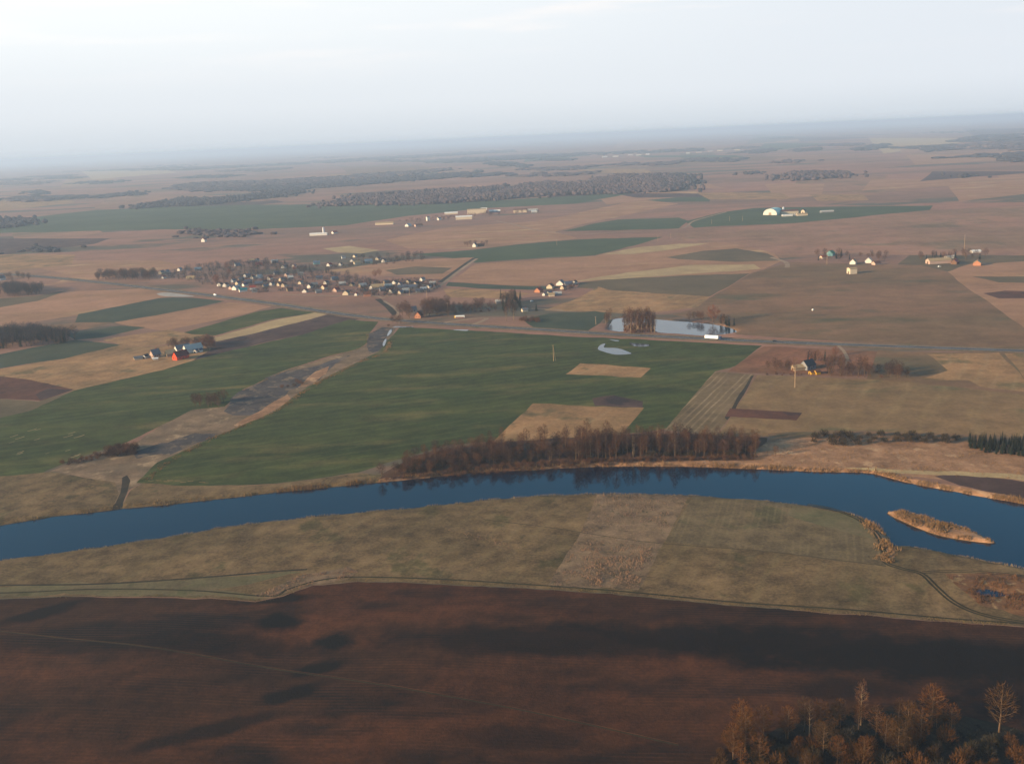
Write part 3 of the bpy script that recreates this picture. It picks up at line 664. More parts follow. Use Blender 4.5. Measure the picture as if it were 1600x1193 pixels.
# farmstead grove on the right
g = 'trees of the farmstead grove right of the dark house'
grove([(1292, 580), (1355, 582), (1355, 590), (1292, 588)], 16, ['bare_tree', 'tall_tree'], (.7, .95), {'bare_tree': 'brown bare tree just right of the dark farmhouse', 'tall_tree': 'slender bare tree just right of the dark farmhouse'}, g, 4)
grove([(1355, 580), (1418, 582), (1418, 592), (1355, 590)], 18, ['bare_tree', 'bare_tree', 'shrub'], (.6, .9), {'bare_tree': 'brown bare tree in the right end of the farmstead grove', 'shrub': 'brown shrub in the right end of the farmstead grove'}, g, 4)
grove([(1255, 562), (1290, 562), (1292, 570), (1258, 570)], 7, ['spruce_tree', 'bare_tree'], (.5, .8), {'spruce_tree': 'dark spruce behind the dark farmhouse', 'bare_tree': 'bare tree behind the dark farmhouse'}, g, 4)
grove([(1200, 576), (1235, 574), (1235, 582), (1200, 582)], 8, ['bare_tree'], (.5, .75), 'thin bare tree left of the dark farmhouse', g, 4)
grove([(1200, 582), (1255, 584), (1250, 588), (1195, 586)], 9, ['shrub'], (.4, .7), 'low dark shrub along the hedge left of the dark farmhouse', 'shrubs of the hedge left of the dark farmhouse', 4)
x, y, z = at(1242, 588); tree('birch_tree', x, y, .85, 'pale trunked birch standing alone in front of the farmstead', None)
x, y, z = at(1305, 556); tree('rust_tree', x, y, .7, 'rust coloured round tree beside the farm lane', None)
# two farms in the upper right
grove([(1270, 400), (1320, 398), (1330, 408), (1275, 408)], 14, ['bare_tree', 'spruce_tree'], (.7, 1.0), {'bare_tree': 'bare tree round the green roofed farm', 'spruce_tree': 'dark spruce round the green roofed farm'}, 'trees of the green roofed farm', 8)
grove([(1340, 398), (1388, 400), (1392, 410), (1345, 406)], 10, ['bare_tree'], (.6, .85), 'bare tree round the white gabled farmhouse', 'trees of the white gabled farmhouse', 8)
grove([(1430, 402), (1450, 400), (1540, 398), (1548, 405), (1490, 406), (1440, 411)], 22, ['bare_tree', 'bare_tree', 'spruce_tree'], (.7, 1.0), {'bare_tree': 'dark bare tree round the long pink barn', 'spruce_tree': 'dark spruce round the long pink barn'}, 'trees of the farm with the long barn', 8)
# copses and shrubs on the left
grove([(262, 543), (298, 536), (300, 542), (266, 548)], 14, ['bare_tree'], (.5, .75), 'dark bare tree in the hedge behind the barns of the red farm', 'trees behind the red farmhouse', 4)
g = 'trees of the dark copse at the left edge'
grove([(-10, 522), (60, 520), (118, 530), (95, 538), (-10, 546)], 130, ['grey_tree', 'grey_tree', 'spruce_tree'], (.8, 1.2), {'grey_tree': 'dark bare tree in the copse at the left edge of the fields', 'spruce_tree': 'dark spruce in the copse at the left edge of the fields'}, g, 3)
grove([(-10, 450), (66, 452), (70, 460), (-10, 466)], 80, ['grey_tree'], (.8, 1.1), 'dark bare tree in the upper copse at the left edge', 'trees of the upper copse at the left edge', 4)
grove([(0, 434), (48, 432), (50, 437), (0, 441)], 12, ['bare_tree'], (.6, .9), 'bare tree round the lone white house at the left edge', 'trees round the house at the left edge', 6)
grove([(150, 430), (245, 427), (245, 438), (150, 438)], 90, ['grey_tree', 'bare_tree'], (.7, 1.0), 'dark bare tree in the belt left of the village', 'trees of the belt left of the village', 4)
grove([(295, 541), (332, 536), (334, 546), (325, 548)], 16, ['rust_tree', 'bare_tree', 'bare_tree'], (.6, .9), {'rust_tree': 'reddish bare tree behind the red farmhouse', 'bare_tree': 'dark bare tree behind the red farmhouse'}, 'trees behind the red farmhouse', 4)
grove([(300, 630), (350, 626), (352, 637), (305, 638)], 12, ['bare_tree'], (.6, .85), 'brown bare tree in the clump by the burnt ground', 'trees of the clump by the burnt ground', 4)
grove([(150, 712), (180, 700), (212, 700), (212, 710), (160, 716)], 22, ['shrub'], (1.1, 1.9), 'reddish brown shrub in the thicket left of the ditch', 'shrubs of the thicket left of the ditch', 3)
grove([(90, 724), (150, 710), (156, 716), (110, 728)], 18, ['shrub'], (.6, 1.0), 'low brown shrub in the thin left end of the thicket', 'shrubs of the thicket left of the ditch', 3)
grove([(440, 606), (466, 594), (474, 600), (450, 612)], 6, ['shrub'], (.8, 1.2), 'reddish shrub at the edge of the burnt ground', 'shrubs by the burnt ground', 3)
# right bank: scattered shrubs and a dark block of young spruces
grove([(1262, 682), (1340, 680), (1420, 682), (1500, 684), (1495, 692), (1400, 692), (1300, 698), (1262, 690)], 30, ['dark_shrub'], (.8, 1.5), 'dark shrub on the crest of the orange river bank', 'shrubs on the crest of the right bank', 6)
grove([(1512, 690), (1560, 690), (1650, 700), (1650, 716), (1560, 711), (1515, 702)], 110, ['spruce_tree'], (.42, .68), 'young dark spruce in the block on the right river bank', 'young spruces on the right bank', 2.0)
x, y, z = at(1212, 712); tree('bare_tree', x, y, .5, 'small bare tree alone on the orange bank right of the wood', None)
# scrub in the bottom right corner
g = 'trees of the scrub in the near right corner'
grove([(1105, 1195), (1130, 1160), (1165, 1145), (1200, 1150), (1180, 1190)], 12, ['orange_tree', 'orange_shrub'], (.6, .95), {'orange_tree': 'orange bare tree at the left end of the near scrub', 'orange_shrub': 'orange shrub at the left end of the near scrub'}, g, 4)
for px, py, k, s, l in ((1561, 1143, 'orange_tree', 1.2, 'broad orange bare tree farthest right on the field edge'), (1455, 1135, 'orange_tree', 1.05, 'tall orange bare tree between the two grassy openings'), (1345, 1132, 'birch_tree', .85, 'white trunked birch standing tallest in the near scrub'),
                     (1313, 1135, 'orange_tree', .7, 'orange bare tree left of the white trunked birch'), (1231, 1153, 'orange_tree', .8, 'slim orange bare tree standing between the two front trees of the near scrub'), (1193, 1152, 'orange_tree', .8, 'bare tree at the left front of the near scrub'), (1265, 1150, 'birch_tree', .68, 'shorter pale trunked birch in the middle of the near scrub')):
    x, y, z = at(px, py); tree(k, x, y, s, l, None)
grove([(1130, 1190), (1200, 1150), (1300, 1135), (1400, 1135), (1440, 1160), (1400, 1193), (1250, 1210), (1150, 1215)], 50, ['orange_tree', 'orange_tree', 'orange_shrub'], (.5, .85), {'orange_tree': 'small orange bare tree in the near scrub', 'orange_shrub': 'orange twigged shrub in the near scrub'}, g, 5)
grove([(1110, 1200), (1300, 1165), (1420, 1150), (1620, 1165), (1640, 1230), (1110, 1230)], 60, ['orange_shrub', 'orange_shrub', 'orange_shrub', 'dark_shrub'], (.8, 1.6), {'orange_shrub': 'rounded orange shrub in the near scrub', 'dark_shrub': 'dark rounded shrub in the near scrub'}, g, 4.5)
grove([(1400, 1120), (1470, 1118), (1490, 1140), (1410, 1140)], 14, ['orange_shrub', 'orange_tree'], (.4, .7), {'orange_tree': 'slim orange bare tree beside the grassy opening', 'orange_shrub': 'orange shrub beside the grassy opening'}, g, 4)

# ------------------------------------------------------------------ reeds, weeds, tufts (uncountable)
def tufts(name, pts, h, w, blades, mat, lean=.25):
    mb = MB()
    for x, y, z in pts:
        hm = .75+1.3*noise.noise(Vector((x/7, y/7, .5)))+.5*noise.noise(Vector((x/2.2, y/2.2, 3.5)))
        if hm < .38: continue
        for b in range(blades):
            az = random.random()*6.283; hh = h*hm*random.uniform(.5, 1.25); px, py = x+rv(w*3), y+rv(w*3)
            s = Vector((math.cos(az), math.sin(az), 0))*w*random.uniform(.5, 1)
            tip = Vector((px, py, z+hh))+Vector((rv(lean), rv(lean), 0))*hh
            p = Vector((px, py, z-.1)); mb.poly([p-s, p+s, tip])
    return stuff(link(name, mb.mesh(name, mat)))
def along(P, n, spread, off=0):
    P = np.asarray(P); seg = np.hypot(*(P[1:]-P[:-1]).T); cum = np.concatenate([[0], np.cumsum(seg)]); out = []
    for t in rng.random(n)*cum[-1]:
        i = min(len(seg)-1, int(np.searchsorted(cum, t)-1)); u = (t-cum[i])/max(1e-6, seg[i]); p = P[i]+(P[i+1]-P[i])*u
        d = (P[i+1]-P[i])/max(1e-6, seg[i]); nn = np.array([-d[1], d[0]]); p = p+nn*(off+rng.normal()*spread); out.append(p)
    out = np.array(out); z = heights(out); ok = z > -1.7
    return [(x, y, zz) for (x, y), zz in zip(out[ok], z[ok])]
REED = plain('reed_stems', (124, 96, 66), .9, .4, .05); REEDP = plain('pale_reed_stems', (120, 100, 74), .9, .35, .05); WEED = plain('dry_weeds', (136, 106, 84), .9, .35, .07); SEDGE = plain('orange_sedge', (90, 62, 40), .9, .3, .07)
far_bank = smooth_poly(W([(430, 770), (500, 763), (600, 753), (700, 743), (800, 736), (900, 731), (1000, 729), (1100, 730), (1200, 734), (1300, 738), (1360, 740), (1420, 754), (1500, 770), (1620, 791)], -.8), 4, False)
tufts('reeds', along(far_bank, 6500, 1.6, 2.8), 1.5, .12, 4, REED)
tufts('reeds', along(smooth_poly(W([(-100, 838), (0, 821), (180, 796), (300, 784), (430, 770)], -.8), 4, False), 900, 1.2, 3), 1.0, .18, 3, REEDP)
near_bank = smooth_poly(W([(-100, 886), (0, 871), (100, 859), (200, 844), (300, 829), (400, 814), (500, 803), (600, 793), (680, 786), (760, 778), (850, 771), (950, 768), (1060, 770), (1150, 775), (1240, 783), (1290, 790), (1338, 801), (1362, 812), (1380, 825), (1392, 837), (1402, 847), (1420, 848), (1480, 859), (1550, 875), (1640, 892)], -.5), 4, False)
tufts('reeds', along(near_bank, 3600, 1.2, -2.4), .9, .1, 3, REEDP)
tufts('reeds', along(smooth_poly(W([(1362, 812), (1380, 825), (1392, 837), (1398, 860), (1394, 880)], -.2), 4, False), 700, 2.2, -4), 1.6, .2, 4, REED)
ip = rng.random((4000, 2))*(island.max(0)-island.min(0))+island.min(0); ip = ip[inside(island, ip)]; iz = heights(ip)
tufts('reeds', [(x, y, z) for (x, y), z in zip(ip, iz)], 1.5, .12, 5, REED)
def area_pts(poly, n):
    P = W(poly); q = rng.random((n*3, 2))*(P.max(0)-P.min(0))+P.min(0); q = q[inside(P, q)][:n]; z = heights(q)
    return [(x, y, zz) for (x, y), zz in zip(q, z) if zz > -1]
tufts('weeds', area_pts([(935, 772), (1078, 772), (1033, 846), (996, 920), (860, 914), (897, 850)], 1800), .7, .1, 4, WEED)
tufts('weeds', area_pts([(856, 905), (905, 855), (1015, 860), (998, 920), (870, 915)], 900), .9, .12, 4, WEED)
tufts('weeds', area_pts([(-100, 880), (400, 820), (900, 775), (1240, 790), (1390, 880), (1600, 910), (1600, 970), (900, 918), (560, 902), (300, 905), (-100, 912)], 2600), .4, .14, 3, plain('meadow_grass', (84, 74, 50), .95, .35, .05))
tufts('weeds', area_pts([(470, 898), (545, 886), (560, 893), (545, 903), (495, 911), (420, 933), (400, 930)], 420), .8, .16, 4, WEED)
tufts('weeds', area_pts([(700, 828), (760, 836), (800, 850), (830, 852), (800, 858), (740, 842)], 120), .8, .16, 4, WEED)
tufts('weeds', along(smooth_poly(W([(-100, 932), (100, 931), (250, 930), (400, 937), (440, 930), (490, 912), (560, 906), (700, 910), (850, 918), (1000, 930), (1150, 944), (1300, 956), (1450, 967), (1640, 980)]), 5, False), 3000, .8), .55, .08, 3, plain('field_edge_grass', (116, 96, 62), .95, .3, .07))
tufts('sedge', area_pts([(1480, 900), (1540, 895), (1640, 905), (1640, 962), (1530, 943), (1500, 920)], 900), 1.1, .16, 4, SEDGE)
tufts('sedge', area_pts([(1190, 700), (1290, 690), (1500, 696), (1640, 720), (1640, 750), (1500, 744), (1365, 735), (1200, 722)], 2200), .6, .16, 3, REED)
tufts('scrub_grass', area_pts([(1100, 1210), (1280, 1120), (1480, 1112), (1640, 1150), (1640, 1220)], 2400), .5, .1, 4, plain('scrub_tussocks', (60, 52, 36), .95, .35, .1))
tufts('reeds', along(smooth_poly(W([(608, 533), (597, 551), (562, 565), (486, 603), (432, 640), (380, 664), (330, 684), (262, 720), (226, 750)]), 4, False), 1500, 1.6, 1.5), .9, .22, 3, REED)
tufts('reeds', along(smooth_poly(W([(576, 520), (575, 536), (556, 547), (500, 562), (442, 582), (382, 610)]), 4, False), 500, .9, -1), .8, .2, 3, REEDP)

# ------------------------------------------------------------------ far woods (each reads as one mass)
ICO = [(0, 0, 1), (.89, 0, .45), (.28, .85, .45), (-.72, .53, .45), (-.72, -.53, .45), (.28, -.85, .45), (.72, .53, -.45), (-.28, .85, -.45), (-.89, 0, -.45), (-.28, -.85, -.45), (.72, -.53, -.45)]
ICF = [(0, 1, 2), (0, 2, 3), (0, 3, 4), (0, 4, 5), (0, 5, 1), (1, 6, 2), (2, 7, 3), (3, 8, 4), (4, 9, 5), (5, 10, 1), (6, 7, 2), (7, 8, 3), (8, 9, 4), (9, 10, 5), (10, 6, 1)]
FAR = {'brown': field_mat('far_wood_brown', (82, 68, 68), (68, 60, 62), (56, 52, 56), 60, fine=6, contrast=.4), 'dark': field_mat('far_wood_dark', (58, 55, 58), (50, 50, 54), (42, 46, 48), 60, fine=6, contrast=.4)}
def far_wood(poly, h, mat, n, name='far_wood', cr=None):
    P = densify(W(poly), jit=9.0); lo, hi = P.min(0), P.max(0); q = lo+(hi-lo)*rng.random((n*6, 2)); q = q[inside(P, q)][:n]
    q = np.array([t for t in q if nz(t[0], t[1], 110, 3.3) > -.42] or q)
    k_ = np.arange(len(q)) % 6 == 0; q[k_] += rng.normal(size=(int(k_.sum()), 2))*40
    area = abs(sum(P[i-1][0]*P[i][1]-P[i][0]*P[i-1][1] for i in range(len(P))))/2
    rad = cr or min(60, max(3.5, math.sqrt(area/max(1, len(q)))*.62)); mb = MB()
    for x, y in q:
        z = hbase(x, y); hh = .85*h*random.uniform(.45, 1.15)*(.85+.5*nz(x, y, 160, 6.6)); i = len(mb.v); a = random.random()*6.28; ca, sa = math.cos(a), math.sin(a); rr = rad*random.uniform(.8, 1.25)
        for vx, vy, vz in ICO:
            k = random.uniform(.75, 1.2); mb.v.append((x+(vx*ca-vy*sa)*rr*k, y+(vx*sa+vy*ca)*rr*k, z+hh*(.5+.5*vz*k) if vz > 0 else z+hh*.2*k))
        i2 = len(mb.v)
        for vx, vy in ((.5, 0), (-.25, .43), (-.25, -.43)): mb.v.append((x+vx*rr, y+vy*rr, z-.5))
        mb.f += [tuple(i+t for t in f) for f in ICF]
        mb.f += [(i+6, i2, i+7), (i+7, i2+1, i+8), (i+8, i2+1, i+9), (i+9, i2+2, i+10), (i+10, i2, i+6)]
    return stuff(link(name, mb.mesh(name, FAR[mat])))
far_wood([(500, 322), (560, 306), (640, 300), (740, 296), (860, 284), (905, 290), (880, 304), (760, 314), (640, 320)], 17, 'brown', 5200)
far_wood([(870, 306), (900, 288), (960, 276), (1040, 274), (1070, 284), (1060, 299), (980, 303)], 20, 'brown', 3600)
far_wood([(1010, 285), (1060, 272), (1095, 284), (1060, 299), (1040, 299)], 20, 'dark', 900)
far_wood([(205, 326), (260, 312), (340, 310), (470, 299), (455, 306), (330, 320)], 17, 'dark', 1800)
far_wood([(330, 298), (520, 284), (760, 268), (720, 276), (560, 290), (420, 300)], 16, 'dark', 1800)
far_wood([(-100, 350), (0, 342), (58, 345), (50, 352), (0, 358), (-100, 366)], 16, 'dark', 700)
far_wood([(170, 306), (215, 300), (232, 303), (190, 308)], 14, 'dark', 220)
far_wood([(250, 296), (300, 286), (420, 282), (640, 268), (700, 262), (700, 266), (560, 282), (330, 300)], 15, 'brown', 1600)
far_wood([(1205, 280), (1250, 270), (1310, 268), (1330, 274), (1270, 283)], 17, 'brown', 600)
far_wood([(1160, 273), (1190, 268), (1192, 271), (1165, 274)], 12, 'dark', 100)
far_wood([(1325, 234), (1345, 230), (1398, 224), (1385, 231), (1340, 237)], 18, 'dark', 240)
far_wood([(1440, 233), (1470, 229), (1482, 234), (1450, 238)], 18, 'dark', 120)
far_wood([(1480, 222), (1540, 212), (1700, 203), (1700, 216), (1560, 222)], 18, 'dark', 400)
far_wood([(1550, 252), (1600, 240), (1700, 238), (1700, 246), (1580, 254)], 17, 'dark', 300)
far_wood([(1240, 234), (1285, 231), (1286, 235), (1246, 238)], 15, 'dark', 100)
far_wood([(1500, 277), (1520, 273), (1535, 275), (1512, 279)], 12, 'dark', 60)
far_wood([(1165, 236), (1215, 232), (1217, 236), (1175, 239)], 14, 'dark', 100)
far_wood([(760, 256), (780, 252), (830, 258), (820, 262), (775, 259)], 14, 'dark', 140)
far_wood([(280, 365), (300, 360), (375, 362), (400, 366), (380, 372), (300, 368)], 9, 'brown', 160)
far_wood([(35, 390), (48, 384), (100, 389), (110, 392), (60, 394)], 8, 'dark', 80, 'far_hedge')
far_wood([(40, 300), (70, 298), (90, 302), (60, 306)], 12, 'dark', 80)
far_wood([(640, 252), (800, 243), (980, 237), (1100, 232), (1100, 236), (900, 244), (700, 256)], 16, 'dark', 500)
far_wood([(100, 268), (400, 258), (640, 243), (800, 234), (800, 238), (600, 250), (300, 266)], 16, 'dark', 700)
far_wood([(1060, 250), (1100, 247), (1120, 250), (1080, 253)], 14, 'brown', 100)
for i in range(70):                                   # thin belts towards the horizon
    px = random.uniform(-200, 1800); hy = 250-.045*px; dy = 6+58*random.random()**1.5; py = hy+dy; w = random.uniform(25, 170)*(.5+dy/60)
    t = .5+dy*.035*random.uniform(.5, 1.2); sl = -.05
    far_wood([(px-w/2, py-sl*w/2), (px, py-t), (px+w/2, py+sl*w/2), (px+w/4, py+t), (px-w/4, py+t)], 15, random.choice(['dark', 'dark', 'brown']), 70, 'far_wood', 30 if dy < 25 else None)
# scrub and garden trees filling the village
def village_scrub(poly, n, hs, mat):
    mb = MB()
    for x, y in scatter_px(poly, n, 3):
        z = hbase(x, y); h = random.uniform(*hs); r = h*.34
        for q in range(46):
            az = random.random()*6.283; el = random.random(); rr = r*math.sqrt(random.random())
            p = Vector((x+math.cos(az)*rr, y+math.sin(az)*rr, z+h*(.02+.75*el*random.uniform(.6, 1))))
            twig(mb, p, Vector((math.cos(az)*.6, math.sin(az)*.6, 1.2)), h*.3, .16)
    return stuff(link('garden_scrub', mb.mesh('garden_scrub', TW[mat])))
village_scrub([(250, 432), (300, 416), (380, 407), (440, 410), (480, 420), (560, 436), (600, 444), (680, 444), (690, 448), (660, 458), (600, 464), (560, 462), (460, 457), (400, 458), (345, 452), (300, 440)], 560, (5, 11), 'greytwig')
village_scrub([(560, 444), (600, 440), (640, 436), (690, 440), (692, 450), (660, 459), (610, 463), (570, 462)], 150, (4, 8), 'greytwig')
village_scrub([(430, 420), (520, 415), (620, 404), (690, 402), (640, 410), (560, 418), (480, 424)], 80, (5, 9), 'purple')
village_scrub([(620, 345), (660, 340), (720, 336), (760, 331), (840, 329), (760, 335), (700, 342), (640, 350)], 60, (6, 10), 'purple')
village_scrub([(860, 454), (900, 444), (910, 446), (880, 456)], 16, (4, 7), 'purple')
g = 'trees among the village houses'
for poly, n, k, s, lab in (([(340, 436), (335, 446), (345, 446), (342, 436)], 2, ['rust_tree'], (1.0, 1.2), 'orange brown tree at the left end of the village front'), ([(352, 420), (358, 420), (359, 432), (352, 432)], 2, ['rust_tree'], (.9, 1.1), 'orange brown tree above the left end of the village front'),
              ([(454, 416), (460, 416), (462, 434), (456, 434)], 2, ['rust_tree'], (.8, 1.0), 'orange brown tree in the middle of the village'), ([(585, 430), (596, 430), (596, 440), (585, 440)], 2, ['rust_tree'], (.8, 1.0), 'orange brown tree behind the right part of the village'),
              ([(300, 418), (440, 408), (560, 434), (600, 440), (560, 456), (420, 452), (360, 440)], 46, ['grey_tree', 'grey_tree', 'grey_tree', 'spruce_tree'], (.6, .95), {'grey_tree': 'dark bare garden tree among the village houses', 'spruce_tree': 'dark garden spruce among the village houses'}),
              ([(560, 404), (620, 402), (690, 402), (640, 408), (560, 412)], 16, ['grey_tree'], (.7, 1.0), 'dark bare tree behind the upper row of the village'),
              ([(610, 448), (680, 440), (690, 446), (650, 456), (600, 460)], 16, ['grey_tree', 'spruce_tree'], (.5, .8), {'grey_tree': 'dark bare garden tree at the right end of the village', 'spruce_tree': 'dark garden spruce at the right end of the village'})):
    grove(poly, n, k, s, lab, g, 4)
grove([(690, 345), (800, 333), (850, 331), (840, 334), (720, 343)], 10, ['bare_tree'], (.7, 1.0), 'bare tree round the distant farm compound', 'trees of the distant farm compound', 12)
grove([(725, 384), (770, 381), (772, 384), (728, 387)], 7, ['bare_tree'], (.6, .8), 'bare tree round the lone white house on the far lane', 'trees round the lone house on the far lane', 6)

plant_trees()
# ------------------------------------------------------------------ buildings
WALLC = {'white': (202, 196, 186), 'cream': (190, 174, 150), 'tan': (146, 128, 106), 'orange': (164, 112, 84), 'grey': (120, 120, 122), 'brown': (104, 78, 60), 'pink': (172, 146, 132), 'red': (200, 72, 40), 'yellow': (206, 160, 48), 'teal': (110, 150, 150)}
ROOFC = {'darkred': (96, 38, 34), 'grey': (104, 106, 108), 'dark': (62, 60, 60), 'red': (132, 56, 44), 'brown': (92, 62, 48), 'teal': (42, 118, 122), 'blue': (84, 104, 120), 'green': (80, 130, 96), 'pale': (168, 164, 156), 'tan': (150, 130, 100), 'slate': (74, 82, 96), 'white': (214, 212, 206)}
WMAT = {k: plain(k+'_wall_paint', v, .85, .15, .3) for k, v in WALLC.items()}
RMAT = {k: plain(k+'_roof', v, .7, .2, .4) for k, v in ROOFC.items()}
GLASS = plain('window_glass', (40, 48, 58), .2, .1); DOORM = plain('door_wood', (84, 58, 40), .7, .2); BRICK = plain('chimney_brick', (130, 72, 54), .9, .25, 2)
def house_meshes(Wd, L, hw, hr, wc, rc, detail):
    mb = MB(); w, l = Wd/2, L/2
    mb.poly([(-l, -w, -.4), (-l, -w, hw), (-l, 0, hw+hr), (-l, w, hw), (-l, w, -.4)]); mb.poly([(l, w, -.4), (l, w, hw), (l, 0, hw+hr), (l, -w, hw), (l, -w, -.4)])
    mb.poly([(-l, -w, -.4), (l, -w, -.4), (l, -w, hw), (-l, -w, hw)]); mb.poly([(l, w, -.4), (-l, w, -.4), (-l, w, hw), (l, w, hw)])
    rm = MB(); ov = .45; t = .22; k = hr/w
    for s in (-1, 1):
        e = (w+ov)*s; ze = hw-k*ov; A = [(-l-ov, 0, hw+hr+.02), (l+ov, 0, hw+hr+.02), (l+ov, e, ze+.02), (-l-ov, e, ze+.02)]; B = [(x, y, z+t) for x, y, z in A]
        if s > 0: A, B = A[::-1], B[::-1]
        rm.poly(A); rm.poly(B[::-1])
        for i in range(4): rm.poly([A[i], B[i], B[(i+1) % 4], A[(i+1) % 4]])
    parts = [('wall', mb.mesh('wall', WMAT[wc])), ('roof', rm.mesh('roof', RMAT[rc]))]
    if detail:
        ch = MB(); ch.box(l*.3, l*.3+.7, -.35, .35, hw+hr-.6, hw+hr+1.1); parts.append(('chimney', ch.mesh('chimney', BRICK)))
    if detail > 1:
        for yy in (-w*.5, w*.5):
            b = MB(); b.box(-l-.05, -l+.02, yy-.5, yy+.5, hw*.4, hw*.4+1.2); parts.append(('window', b.mesh('window', GLASS)))
        for xx in (-l*.5, l*.5):
            b = MB(); b.box(xx-.55, xx+.55, -w-.05, -w+.02, hw*.38, hw*.38+1.2); parts.append(('window', b.mesh('window', GLASS)))
        b = MB(); b.box(-.5, .5, -w-.06, -w+.02, -.1, 2.0); parts.append(('door', b.mesh('door', DOORM)))
    return parts
def barn_door(parts, w, l, hw):
    b = MB(); b.box(-l/2-.06, -l/2+.02, -min(1.6, w*.25), min(1.6, w*.25), -.1, min(3.2, hw*.8)); parts.append(('door', b.mesh('door', DOORM)))
ORD = ['first', 'second', 'third', 'fourth', 'fifth', 'sixth', 'seventh', 'eighth', 'ninth', 'tenth', 'eleventh', 'twelfth', 'thirteenth', 'fourteenth', 'fifteenth', 'sixteenth', 'seventeenth', 'eighteenth', 'nineteenth', 'twentieth', 'twenty first', 'twenty second', 'twenty third', 'twenty fourth', 'twenty fifth', 'twenty sixth', 'twenty seventh', 'twenty eighth', 'twenty ninth', 'thirtieth']
def house(px, py, wc, rc, Wd, L, hw, hr, rz, label, cat='house', name='house', group=None, detail=1):
    x, y, z = at(px, py)
    # the pixel marks the foot of the wall that faces the camera
    dd = math.hypot(x, y); back = (Wd/2)*abs(math.cos(R(rz)))+(L/2)*abs(math.sin(R(rz))); x += x/dd*back*.8; y += y/dd*back*.8
    o = empty(name, (x, y, hbase(x, y)), R(rz), label, cat, group)
    ps = house_meshes(Wd, L, hw, hr, wc, rc, detail)
    if cat in ('barn', 'shed') and detail != 1: barn_door(ps, Wd, L, hw)
    for n, me in ps: link(n, me, o)
    return o
def row(lst, where, group):
    lst = sorted(lst)
    for i, h in enumerate(lst):
        px, py, wc, rc, Wd, L, rz = h
        Wd *= .9; L *= .9; hw, hr = 2.7*random.uniform(.9, 1.2), Wd*.42
        house(px, py, wc, rc, Wd, L, hw, hr, rz, f'{wc} house with {rc} roof, {ORD[i]} from left in {where}', 'house', 'house', group)
# ridge angle: 60..80 turns a gable towards the camera; -25..20 shows the long side
row([(253, 428, 'cream', 'grey', 7, 10, 70), (261, 427, 'pink', 'grey', 7, 9, 70), (256, 435, 'white', 'red', 5, 7, 70), (281, 423, 'white', 'grey', 6, 9, 75), (310, 423, 'grey', 'blue', 8, 12, 10), (298, 437, 'tan', 'tan', 7, 14, 5)], 'the village left end', 'houses of the village')
row([(344, 447, 'white', 'brown', 7, 9, 80), (353, 448, 'white', 'brown', 7, 9, 75), (362, 452, 'pink', 'grey', 6, 8, 65), (370, 453, 'white', 'pale', 9, 14, 65), (380, 456, 'white', 'teal', 7, 12, 25), (395, 452, 'white', 'red', 7, 9, 15), (398, 457, 'grey', 'grey', 6, 8, 10), (438, 447, 'cream', 'brown', 7, 9, 50), (444, 448, 'cream', 'brown', 6, 8, 70), (453, 455, 'tan', 'brown', 7, 9, 30), (477, 457, 'white', 'brown', 7, 10, 82), (485, 450, 'white', 'dark', 7, 10, 70), (491, 448, 'tan', 'grey', 8, 11, 20), (498, 458, 'grey', 'grey', 7, 9, 20), (507, 452, 'cream', 'red', 7, 9, 60), (526, 456, 'pink', 'red', 8, 10, 60), (541, 461, 'cream', 'dark', 9, 9, 80), (557, 462, 'white', 'red', 4, 6, 75), (567, 449, 'tan', 'pale', 8, 11, 30), (574, 463, 'orange', 'brown', 6, 10, 10)], 'the village front row', 'houses of the village')
row([(377, 439, 'tan', 'grey', 7, 9, 30), (386, 433, 'white', 'grey', 7, 10, 55), (395, 436, 'white', 'dark', 6, 9, 80), (405, 435, 'white', 'pale', 8, 11, 55), (413, 443, 'cream', 'brown', 6, 9, 60), (422, 437, 'white', 'red', 7, 9, 65), (441, 439, 'cream', 'grey', 7, 10, 60), (448, 432, 'pink', 'grey', 6, 8, 70), (454, 436, 'grey', 'pale', 7, 9, 20), (470, 430, 'grey', 'grey', 6, 9, 10), (523, 438, 'grey', 'blue', 8, 11, 30), (388, 443, 'grey', 'slate', 8, 12, 15), (405, 446, 'brown', 'slate', 9, 13, 10), (432, 429, 'grey', 'slate', 7, 9, 30), (365, 441, 'white', 'grey', 6, 8, 60), (372, 445, 'cream', 'slate', 6, 8, 65), (383, 447, 'white', 'slate', 6, 8, 50), (415, 450, 'tan', 'grey', 6, 9, 40), (425, 446, 'white', 'grey', 6, 8, 70), (510, 444, 'white', 'slate', 6, 8, 65), (535, 446, 'grey', 'pale', 7, 10, 20), (550, 447, 'cream', 'dark', 6, 8, 70), (470, 444, 'cream', 'grey', 6, 8, 70), (499, 437, 'grey', 'slate', 8, 11, 15)], 'the village middle', 'houses of the village')
row([(371, 416, 'grey', 'grey', 8, 10, 40), (402, 408, 'white', 'dark', 6, 9, 80), (405, 416, 'pink', 'red', 9, 12, 20), (394, 409, 'grey', 'tan', 7, 9, 20), (429, 411, 'grey', 'pale', 8, 12, 30), (444, 419, 'white', 'grey', 7, 10, 70), (460, 418, 'white', 'grey', 6, 8, 70), (495, 413, 'teal', 'blue', 8, 12, 15), (515, 416, 'white', 'red', 7, 9, 60), (532, 415, 'white', 'dark', 6, 9, 82), (537, 404, 'white', 'grey', 6, 8, 20), (550, 409, 'white', 'grey', 6, 8, 82), (558, 413, 'cream', 'tan', 8, 12, 30), (576, 411, 'teal', 'blue', 10, 14, 10), (555, 402, 'cream', 'grey', 6, 8, 60), (591, 406, 'cream', 'grey', 7, 9, 60), (600, 410, 'white', 'dark', 7, 10, 75)], 'the village upper row', 'houses of the village')
